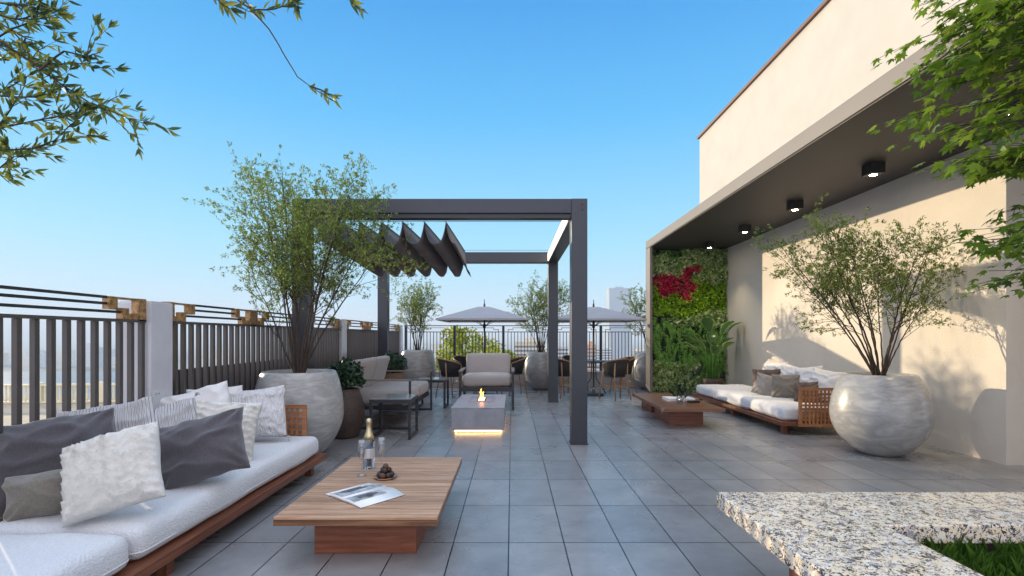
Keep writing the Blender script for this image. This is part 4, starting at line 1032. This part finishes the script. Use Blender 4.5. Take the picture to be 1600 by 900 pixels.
# bird of paradise plant
bpot = thing('plant_pot', 'low dark pot in the corner under the bird of paradise plant', 'plant pot', (4.12, 10.35, 0))
MB().lathe([(.16, 0), (.19, .02), (.215, .30), (.22, .38), (.205, .385), (.20, .34), (.02, .33)], 32).build('body', 'basket', bpot, True)
MB().lathe([(.199, .345), (0, .35)], 24).build('soil', 'soil', bpot)
bp_ = thing('bird_of_paradise_plant', 'big leaved bird of paradise plant before the green wall', 'plant', (4.12, 10.35, .34))
rng = random.Random(12); st = MB(); lf = MB()
for k in range(17):
    a = k * 2.4 + rng.uniform(-.2, .2); sp = rng.uniform(.08, .42); hh = rng.uniform(.55, 1.25) - sp * .3
    if k in (0, 7): sp, hh = .34, 1.22
    q = Vector((math.cos(a), math.sin(a) * .8, 0)); 
    if q.x > 0: sp = min(sp, .40)
    p1_ = Vector((0, 0, 0)) + q * .05; p2v = q * sp * .45 + Vector((0, 0, hh * .6)); p3 = q * sp + Vector((0, 0, hh * .82))
    st.tube([p1_, p2v, p3], [.011, .008, .005], 6)
    L = rng.uniform(.34, .5); W_ = L * rng.uniform(.20, .27); d0 = (p3 - p2v).normalized(); d1 = (d0 + q * .9 - Vector((0, 0, .35))).normalized(); side = d0.cross(Vector((-q.y, q.x, 0))).normalized()
    sidev = Vector((-q.y, q.x, .15 * rng.gauss(0, 1))).normalized(); vs = []; n_ = 12
    for i in range(n_ + 1):
        u = i / n_; c = p3 + d0 * L * u + (d1 - d0) * L * u * u * .6; w_ = W_ * math.sin(math.pi * (u * .93 + .07)) ** .7 if u < .98 else .003
        up_ = Vector((0, 0, 1)) * w_ * .35
        rip = .008 * math.sin(i * 2.7 + k)
        vs += [c + sidev * w_ + up_ + Vector((0, 0, rip)), c + sidev * w_ * .88 + up_ * .88 + Vector((0, 0, rip)), c, c - sidev * w_ * .88 + up_ * .88 - Vector((0, 0, rip)), c - sidev * w_ + up_ - Vector((0, 0, rip))]
    for s in range(4):
        lf.add(vs if s == 0 else [], []) if s == 0 else None
        b0 = len(lf.v) - len(vs)
        for i in range(n_): lf.f.append(tuple(b0 + q for q in (i * 5 + s, i * 5 + 5 + s, i * 5 + 6 + s, i * 5 + 1 + s))); lf.mi.append(1 if s in (0, 3) else 0)
st.build('stems', 'leaf_fern', bp_, True); lf.build('leaves', ['leaf_banana', 'leaf_varieg'], bp_, True)

# ---------------------------------------------------------------- granite bench round a planter, grass, maple
gb = thing('granite_bench', 'speckled granite bench slab framing a grass planter in the right foreground', 'bench', (1.05, 0, 0))
sl = MB(); z0, z1 = .37, .45
xo0, xo1, yo0, yo1 = 0, 2.75, -.4, 2.58; xi0, xi1, yi0, yi1 = .53, 2.25, .05, 2.125
o8 = [(xo0, yo0), (xo1, yo0), (xo1, yo1), (xo0, yo1), (xi0, yi0), (xi1, yi0), (xi1, yi1), (xi0, yi1)]
vs = [(x, y, z) for z in (z0, z1) for x, y in o8]
fs = []
for k in range(4):
    n2 = (k + 1) % 4
    fs += [(8 + k, 8 + n2, 12 + n2, 12 + k), (k, 4 + k, 4 + n2, n2), (k, n2, 8 + n2, 8 + k), (4 + k, 12 + k, 12 + n2, 4 + n2)]
sl.add(vs, fs); sl.build('slab', 'granite', gb, bevel=.006, bseg=3)
MB().box(.04, .40, -.3, 1.98, 0, .368).build('wooden_base', 'wood_red', gb, bevel=.003); MB().box(2.30, 2.6, -.3, 2.12, 0, .368).build('wooden_base', 'wood_red', gb, bevel=.003)
sb_ = MB(); sb_.box(.402, 2.298, -.2, 2.128, 0, .26); sb_.box(.402, 2.66, 2.1281, 2.32, 0, .3685); sb_.build('soil_bed', 'soil', gb)
g = MB(); rng = random.Random(21)
for _ in range(9000):
    x = 1.05 + rng.uniform(.42, 2.1); y = rng.uniform(1.15, 2.12); h_ = rng.uniform(.08, .19); a = rng.uniform(0, math.tau); q = Vector((math.cos(a), math.sin(a), 0)); s = Vector((-q.y, q.x, 0)) * rng.uniform(.0022, .0045)
    b_ = Vector((x, y, .255)); ln = rng.uniform(.02, .09)
    m1 = b_ + q * ln * .3 + Vector((0, 0, h_ * .6)); tp = b_ + q * ln + Vector((0, 0, h_ * (1 - ln * 2)))
    if m1.x < 1.60 and m1.y < 2.12: pass
    g.add([b_ - s, b_ + s, m1 + s * .8, tp, m1 - s * .8], [(0, 1, 2, 3, 4)])
tag(g.build('grass', 'grass'), 'bright green grass growing inside the granite bench planter', 'grass', kind='stuff')

def maple(seed):
    rng = random.Random(seed); base = Vector((3.0, 1.35, .26))
    t = thing('maple_tree', 'green maple tree with layered lobed leaves at the right edge', 'tree', base)
    wood, lv = MB(), MB(); C_ = Vector((3.05, 2.22, 2.62)); rad = Vector((.95, .74, 1.36))
    tr_ = [base, Vector((3.0, 1.45, 1.2)), Vector((3.05, 1.7, 2.0)), Vector((3.0, 1.9, 2.8)), Vector((2.9, 2.0, 3.7))]
    wood.tube([p - base for p in tr_], [.06, .05, .04, .03, .012], 10)
    lobes = [(-90, .12), (-62, .40), (-48, .30), (-28, .78), (-22, .50), (-8, .62), (0, 1.0), (8, .62), (22, .50), (28, .78), (48, .30), (62, .40), (90, .12)]
    lobes = [(-125, .35), (-100, .22), (-78, .66), (-62, .48), (-46, .86), (-30, .44), (-14, .72), (0, 1.0), (14, .72), (30, .44), (46, .86), (62, .48), (78, .66), (100, .22), (125, .35)]
    def mleaf(p, d, up, s):
        d = d.normalized(); sd_ = d.cross(up); sd_ = sd_.normalized() if sd_.length > 1e-4 else d.orthogonal().normalized(); nn = sd_.cross(d)
        vs = [p, ]
        for a, r_ in lobes:
            a = R(a); v = d * math.cos(a) * r_ * s + sd_ * math.sin(a) * r_ * s * .95; vs.append(p + d * s * .12 + v - nn * s * .28 * r_ * r_)
        k = len(vs); lv.add(vs, [tuple(range(k))])
    nb = 360
    for k in range(nb):
        # cluster centre on or in the crown
        while True:
            q = Vector((rng.uniform(-1, 1), rng.uniform(-1, 1), rng.uniform(-1, 1)))
            if q.length < 1 and q.length > .35: break
        c = C_ + Vector((q.x * rad.x, q.y * rad.y, q.z * rad.z))
        c.z = round(c.z / .17) * .17 + rng.uniform(-.03, .03)        # layered sprays
        if c.z > 3.1 and c.x > 2.8 and c.y > 2.6: continue
        if noise.noise(Vector((c.y * 2.2, c.z * 2.4, 3.3))) > .34: continue
        zt = max(1.3, min(3.5, c.z - .25)); 
        u = (zt - 1.2) / 2.5; root = Vector((3.03, 1.5 + .5 * u, zt))
        n_ = 8; pts = [root.lerp(c, i / n_) + rv(rng) * .02 + Vector((0, 0, .08 * math.sin(math.pi * i / n_))) for i in range(n_ + 1)]
        wood.tube([p - base for p in pts], [.009 * (1 - .8 * i / n_) + .001 for i in range(n_ + 1)], 5, caps=False)
        out = (c - root); out.z *= .3; out.normalize()
        for s in range(5):
            tip = c + (out * rng.uniform(.05, .22) + rv(rng) * .13) ; tip.z = c.z + rng.uniform(-.06, .05)
            st_ = pts[rng.randint(5, 8)]; wood.tube([st_ - base, st_.lerp(tip, .5) - base + Vector((0, 0, .015)), tip - base], .0016, 3, caps=False)
            for m_ in range(7):
                p = st_.lerp(tip, rng.uniform(.3, 1.05)) + rv(rng) * .03
                d = (out * .6 + rv(rng) * .8); d.z = d.z * .35 - .25
                mleaf(p - base, d, Vector((rng.gauss(0, .3), rng.gauss(0, .3), 1)), rng.uniform(.038, .062))
    wood.build('trunk', 'bark', t, True); lv.build('crown', 'leaf_maple', t); print('maple', len(lv.f))
maple(5)

# ---------------------------------------------------------------- foreground branches of a willow-leaved tree at top left
def at(px, py, y): return Vector(((px - CX) / F * y, y, H - (py - HZ) / F * y))
def fgtree():
    base = Vector((-3.25, .9, -.4)); t = thing('willow_tree', 'narrow leaved tree whose branches hang in at the top left', 'tree', base)
    rng = random.Random(9); wood, lv = MB(), MB()
    trunk = [base, Vector((-3.2, .95, .8)), Vector((-3.1, 1.0, 2.0)), Vector((-2.7, 1.1, 3.0)), Vector((-2.0, 1.3, 3.6)), Vector((-1.0, 1.6, 3.7))]
    wood.tube([p - base for p in trunk], [.09, .075, .06, .04, .025, .012], 10)
    def lleaf(p, d, s):
        d = d.normalized(); up = rv(rng); sd_ = d.cross(up).normalized(); nn = sd_.cross(d); w = s * rng.uniform(.11, .15)
        cv = rng.uniform(-.12, .12)
        a = [p, p + d * s * .3 + sd_ * w + nn * s * cv * .5, p + d * s * .65 + sd_ * w * .8 + nn * s * cv * .8, p + d * s, p + d * s * .65 - sd_ * w * .8 + nn * s * cv * .8, p + d * s * .3 - sd_ * w + nn * s * cv * .5, p + d * s * .45 - nn * s * .02]
        lv.add([x - base for x in a], [(0, 1, 6), (1, 2, 6), (2, 3, 6), (3, 4, 6), (4, 5, 6), (5, 0, 6)])
    def twig(pts, r, leafy=(.0, 1), step=.028, size=.052):
        P_ = []
        for i in range(len(pts) - 1):
            for k in range(4):
                P_.append(pts[i].lerp(pts[i + 1], k / 4) + rv(rng) * .0012)
        P_.append(pts[-1]); L_ = len(P_)
        wood.tube([p - base for p in P_], [r * (1 - .7 * i / (L_ - 1)) for i in range(L_)], 5, caps=False)
        tot = 0; nxt = 0; full = sum((P_[i + 1] - P_[i]).length for i in range(L_ - 1))
        for i in range(L_ - 1):
            sg = P_[i + 1] - P_[i]; ln = sg.length; u0 = tot / full
            while nxt < tot + ln:
                p = P_[i] + sg * ((nxt - tot) / ln); u = nxt / full; nxt += step * rng.uniform(.6, 1.4)
                if leafy[0] <= u <= leafy[1]:
                    for _ in range(rng.choice((1, 2, 2))): lleaf(p, sg.normalized() * .8 + rv(rng) * .75, size * rng.uniform(.6, 1.15))
            tot += ln
        for _ in range(5): lleaf(P_[-1], (P_[-1] - P_[-2]).normalized() + rv(rng) * .6, size * rng.uniform(.7, 1.1))
    Y = 1.9
    mains = [([(-420, -120), (-150, 0), (0, 65), (55, 100), (100, 135), (140, 160), (170, 172), (200, 185), (222, 192)], 1.9),
             ([(-300, 20), (-100, 40), (-20, 20), (25, 30), (55, 25), (80, 12)], 1.8),
             ([(-300, 100), (-100, 60), (0, 70), (50, 90), (90, 100), (125, 100), (150, 98)], 2.0),
             ([(-300, 300), (-100, 240), (0, 200), (60, 188), (115, 178), (150, 166), (185, 150)], 1.95),
             ([(-300, 330), (-100, 270), (0, 235), (50, 232), (85, 220), (110, 195), (130, 180)], 1.85),
             ([(-300, 320), (-120, 290), (-30, 270), (0, 262), (22, 245), (38, 243)], 1.9),
             ([(-250, 220), (-80, 170), (0, 145), (25, 130), (45, 118)], 2.0),
             ([(-200, 230), (-60, 230), (0, 195), (20, 165), (38, 135)], 1.8),
             ([(-220, -60), (-60, -20), (0, 5), (30, 8), (60, 2)], 1.75),
             ([(-100, 130), (0, 150), (40, 152), (75, 148), (100, 132)], 1.9),
             ([(-160, -40), (-30, 20), (15, 45), (40, 60), (60, 65)], 2.05),
             ([(-60, 90), (20, 45), (60, 30), (85, 18)], 1.95),
             ([(60, 110), (100, 80), (135, 88), (155, 82)], 1.9)]
    for pts, y in mains:
        W_ = [at(a, b_, y + .04 * math.sin(i + a)) for i, (a, b_) in enumerate(pts)]
        twig(W_, .0045, (.25, 1), .024, .050)
        for i in range(2, len(W_) - 1):
            for _ in range(2):
                d = (W_[i + 1] - W_[i]).normalized() + rv(rng) * .7; L_ = rng.uniform(.08, .17)
                twig([W_[i], W_[i] + d.normalized() * L_ * .5, W_[i] + (d.normalized() + rv(rng) * .2).normalized() * L_], .0018, (.2, 1), .020, .046)
    up = [([(300, -120), (345, -30), (372, 0), (392, 15), (420, 45), (450, 95), (465, 120), (485, 135), (505, 148)], 1.8, (.9, 1)),
          ([(300, -60), (335, -10), (350, 2), (375, 12), (390, 18)], 1.8, (.4, 1)), ([(330, -60), (375, -8), (395, 16), (430, 14), (462, 2), (470, -20)], 1.85, (.4, 1)),
          ([(480, -80), (530, -15), (552, 5), (562, 14)], 1.9, (.75, 1)), ([(320, -30), (345, 5), (360, 14)], 1.75, (.3, 1)),
          ([(440, -60), (455, -15), (462, 8)], 1.85, (.5, 1)), ([(485, 135), (505, 142), (520, 150)], 1.8, (.5, 1))]
    for pts, y, lf_ in up:
        W_ = [at(a, b_, y) for a, b_ in pts]; twig(W_, .004, lf_, .014, .052)
    # boughs joining the sprays to the trunk, above the frame
    for tgt, src in ((at(300, -120, 1.8), trunk[4]), (at(480, -80, 1.9), trunk[5]), (at(-300, 100, 1.95), trunk[2]), (at(-300, 320, 1.9), trunk[1]), (at(-420, -120, 1.9), trunk[3])):
        wood.tube([src - base, src.lerp(tgt, .5) - base + Vector((0, 0, .05)), tgt - base], [.02, .012, .006], 6)
    wood.build('trunk', 'bark', t, True); lv.build('crown', 'leaf_fg', t)
fgtree()

# ---------------------------------------------------------------- things beyond the terrace
bl = thing('stone_balustrade', 'cream balustrade on the neighbouring roof, seen through the slat fence', 'balustrade', (-24, 25.5, -2.15), R(6))
mb = MB(); mb.box(-9, 9, -.10, .10, .86, .96); mb.box(-9, 9, -.10, .10, 0, .10); mb.build('rails', 'cream_paint', bl)
mb = MB()
for k in range(100):
    x = -8.9 + 17.8 * k / 99
    mb.lathe([(.035, .10), (.05, .2), (.055, .35), (.03, .55), (.045, .8), (.04, .86)], 8, (x, 0, 0))
mb.build('balusters', 'cream_paint', bl, True)
for k in range(7):
    x = -9 + 3 * k; MB().box(x - .16, x + .16, -.13, .13, 0, 1.05).build('pier', 'cream_paint', bl)
nb = thing('neighbour_building', 'tan flat roofed building just below the terrace on the left', 'building', (-22, 20, GZ))
MB().box(-14, 14, -8, 7, 0, GZ * -1 - 2.16).build('walls', 'roof_tan', nb)
MB().box(-14.2, 14.2, -8.2, -7.8, GZ * -1 - 2.158, GZ * -1 - 1.95).build('parapet', 'roof_tan', nb)

def fac(name, wall, win, wx=3.2, wz=3.1):
    m = bpy.data.materials.new(name); m.use_nodes = True; b_ = m.node_tree.nodes['Principled BSDF']
    b_.inputs['Base Color'].default_value = (*wall, 1); b_.inputs['Roughness'].default_value = .8; return m
wm = [fac('cream_facade', (.62, .52, .38), 0), fac('pale_facade', (.58, .58, .58), 0), fac('orange_lit_facade', (.55, .28, .14), 0), fac('bluish_facade', (.34, .40, .47), 0)]  # the orange one has warm evening light put into its wall colour
wn_ = mat('window_glass', (.06, .08, .11), .15)
def tower(x, y, w, d, h, m, lb, fl=3.2, group='distant city buildings', win=True, nm='city_building'):
    t = thing(nm, lb, 'building', (x, y, GZ), 0, group)
    MB().box(-w / 2, w / 2, -d / 2, d / 2, 0, h).build('walls', m, t)
    rf = MB().box(-w / 2 - .3, w / 2 + .3, -d / 2 - .3, d / 2 + .3, h + .01, h + .8).build('roof', m, t)
    MB().box(-w * .18, w * .2, -d * .2, d * .2, h + .82, h + 3.4).build('roof_house', m, rf)
    if win:
        for k in range(max(0, int(h / fl) - 14), int(h / fl)):
            z = k * fl + 1.0
            MB().box(-w / 2 - .06, w / 2 + .06, -d / 2 - .06, d / 2 + .06, z, z + 1.5).build('window_band', wn_, t)
    return t
tower(14, 400, 24, 20, 56, wm[0], 'cream apartment block seen between the far trees and the round planter, behind the rear railing')
tower(38, 430, 18, 20, 52, wm[1], 'pale block behind the pergola posts beyond the rear railing')
tower(70, 450, 8, 12, 53, wm[2], 'orange lit building between the front pergola post and the right dining chairs')
tower(148, 700, 30, 26, 126, wm[3], 'tall pale blue glass tower behind the right parasol', win=False)
tower(104, 640, 40, 26, 46, wm[1], 'low grey block left of the tall glass tower')
rng = random.Random(14)
cols_ = ['cream', 'pale grey', 'orange', 'bluish']
for k in range(60):
    left = k < 36
    px_ = rng.uniform(-60, 420) if left else rng.uniform(640, 1010)
    y = rng.uniform(950, 1700) if left else rng.uniform(700, 1600)
    w = rng.uniform(16, 42); h = rng.uniform(10, 32) if left else rng.uniform(12, 45)
    if k in (3, 9, 15, 21): px_ = (108, 138, 152, 60)[(3, 9, 15, 21).index(k)]; y = 1000; h = (32, 44, 38, 26)[(3, 9, 15, 21).index(k)]; w = 16
    mi_ = rng.choice((0, 1, 1, 3)); x = (px_ - CX) / F * y
    where = 'skyline across the water seen through the slat fence' if left else 'skyline beyond the rear railing'
    t = tower(x, y, w, w * .7, h, wm[mi_], '%s distant block in the %s' % (cols_[mi_], where), win=False, group='far skyline blocks seen through the slat fence' if left else 'far skyline blocks beyond the rear railing')
pd = thing('podium_building', 'low podium roof carrying the sunlit trees beyond the rear railing', 'building', (-3, 36, GZ))
MB().box(-14, 12, -15, 12, 0, -GZ - 9.5).build('walls', 'roof_tan', pd)
MB().box(-14.3, 12.3, -15.3, 12.3, -GZ - 9.49, -GZ - 9.1).build('roof_slab', 'roof_tan', pd)
def bigtree(x, y, r, top, lb, seed):
    rng = random.Random(seed); PZ = -9.1; t = thing('broadleaf_tree', lb, 'tree', (x, y, PZ), 0, 'sunlit trees beyond the rear railing')
    hh = top - PZ; tr_ = MB(); tr_.tube([(0, 0, 0), (.1, 0, hh * .35), (0, .1, hh * .8)], [.35, .25, .08], 8)
    cl = []
    for k in range(34):
        d = rv(rng); d.z = d.z * .9; rr_ = r * rng.uniform(.35, .95); c = Vector((d.x * rr_, d.y * rr_, hh - r * 1.35 + d.z * rr_ * 1.35)); cl.append((c, r * rng.uniform(.22, .36)))
        tr_.tube([(0, 0, hh * .45), c * .5 + Vector((0, 0, hh * .25)), c], [.09, .05, .02], 5, caps=False)
    tr_.build('trunk', 'bark', t, True); lf = MB()
    for c, q in cl:
        for _ in range(210):
            d = rv(rng); p = c + d * q * rng.uniform(.5, 1.1); 
            if p.z > hh: p.z = hh - rng.uniform(0, .4)
            leaf_quad(lf, p, d + rv(rng), rv(rng), rng.uniform(.16, .30), rng.uniform(.05, .09))
    lf.build('crown', 'leaf_far', t)
bigtree(-3.2, 30, 2.3, 1.75, 'yellow green tree beyond the railing behind the corner planter', 1)
bigtree(-1.7, 36, 2.3, 1.65, 'sunlit rounded tree beyond the railing behind the left parasol pole', 2)
bigtree(-6.6, 38, 2.6, 1.3, 'dark edged tree beyond the railing farthest left of the group', 3)
bigtree(-.4, 27, 1.35, .7, 'small bright tree beyond the railing right of the parasol pole', 4)

# ---------------------------------------------------------------- air between here and the far city
hz = MB().box(-8100, 8100, -210, 8100, GZ - 1, 140).build('haze', 'black'); tag(hz, 'pale evening haze', 'haze', kind='stuff')
hm = bpy.data.materials.new('pale_air'); hm.use_nodes = True; N = hm.node_tree.nodes; N.remove(N['Principled BSDF'])
pv = N.new('ShaderNodeVolumePrincipled'); pv.inputs['Color'].default_value = (.80, .90, 1, 1); pv.inputs['Density'].default_value = .0005; pv.inputs['Anisotropy'].default_value = 0
hm.node_tree.links.new(pv.outputs[0], N['Material Output'].inputs['Volume']); hz.data.materials[0] = hm
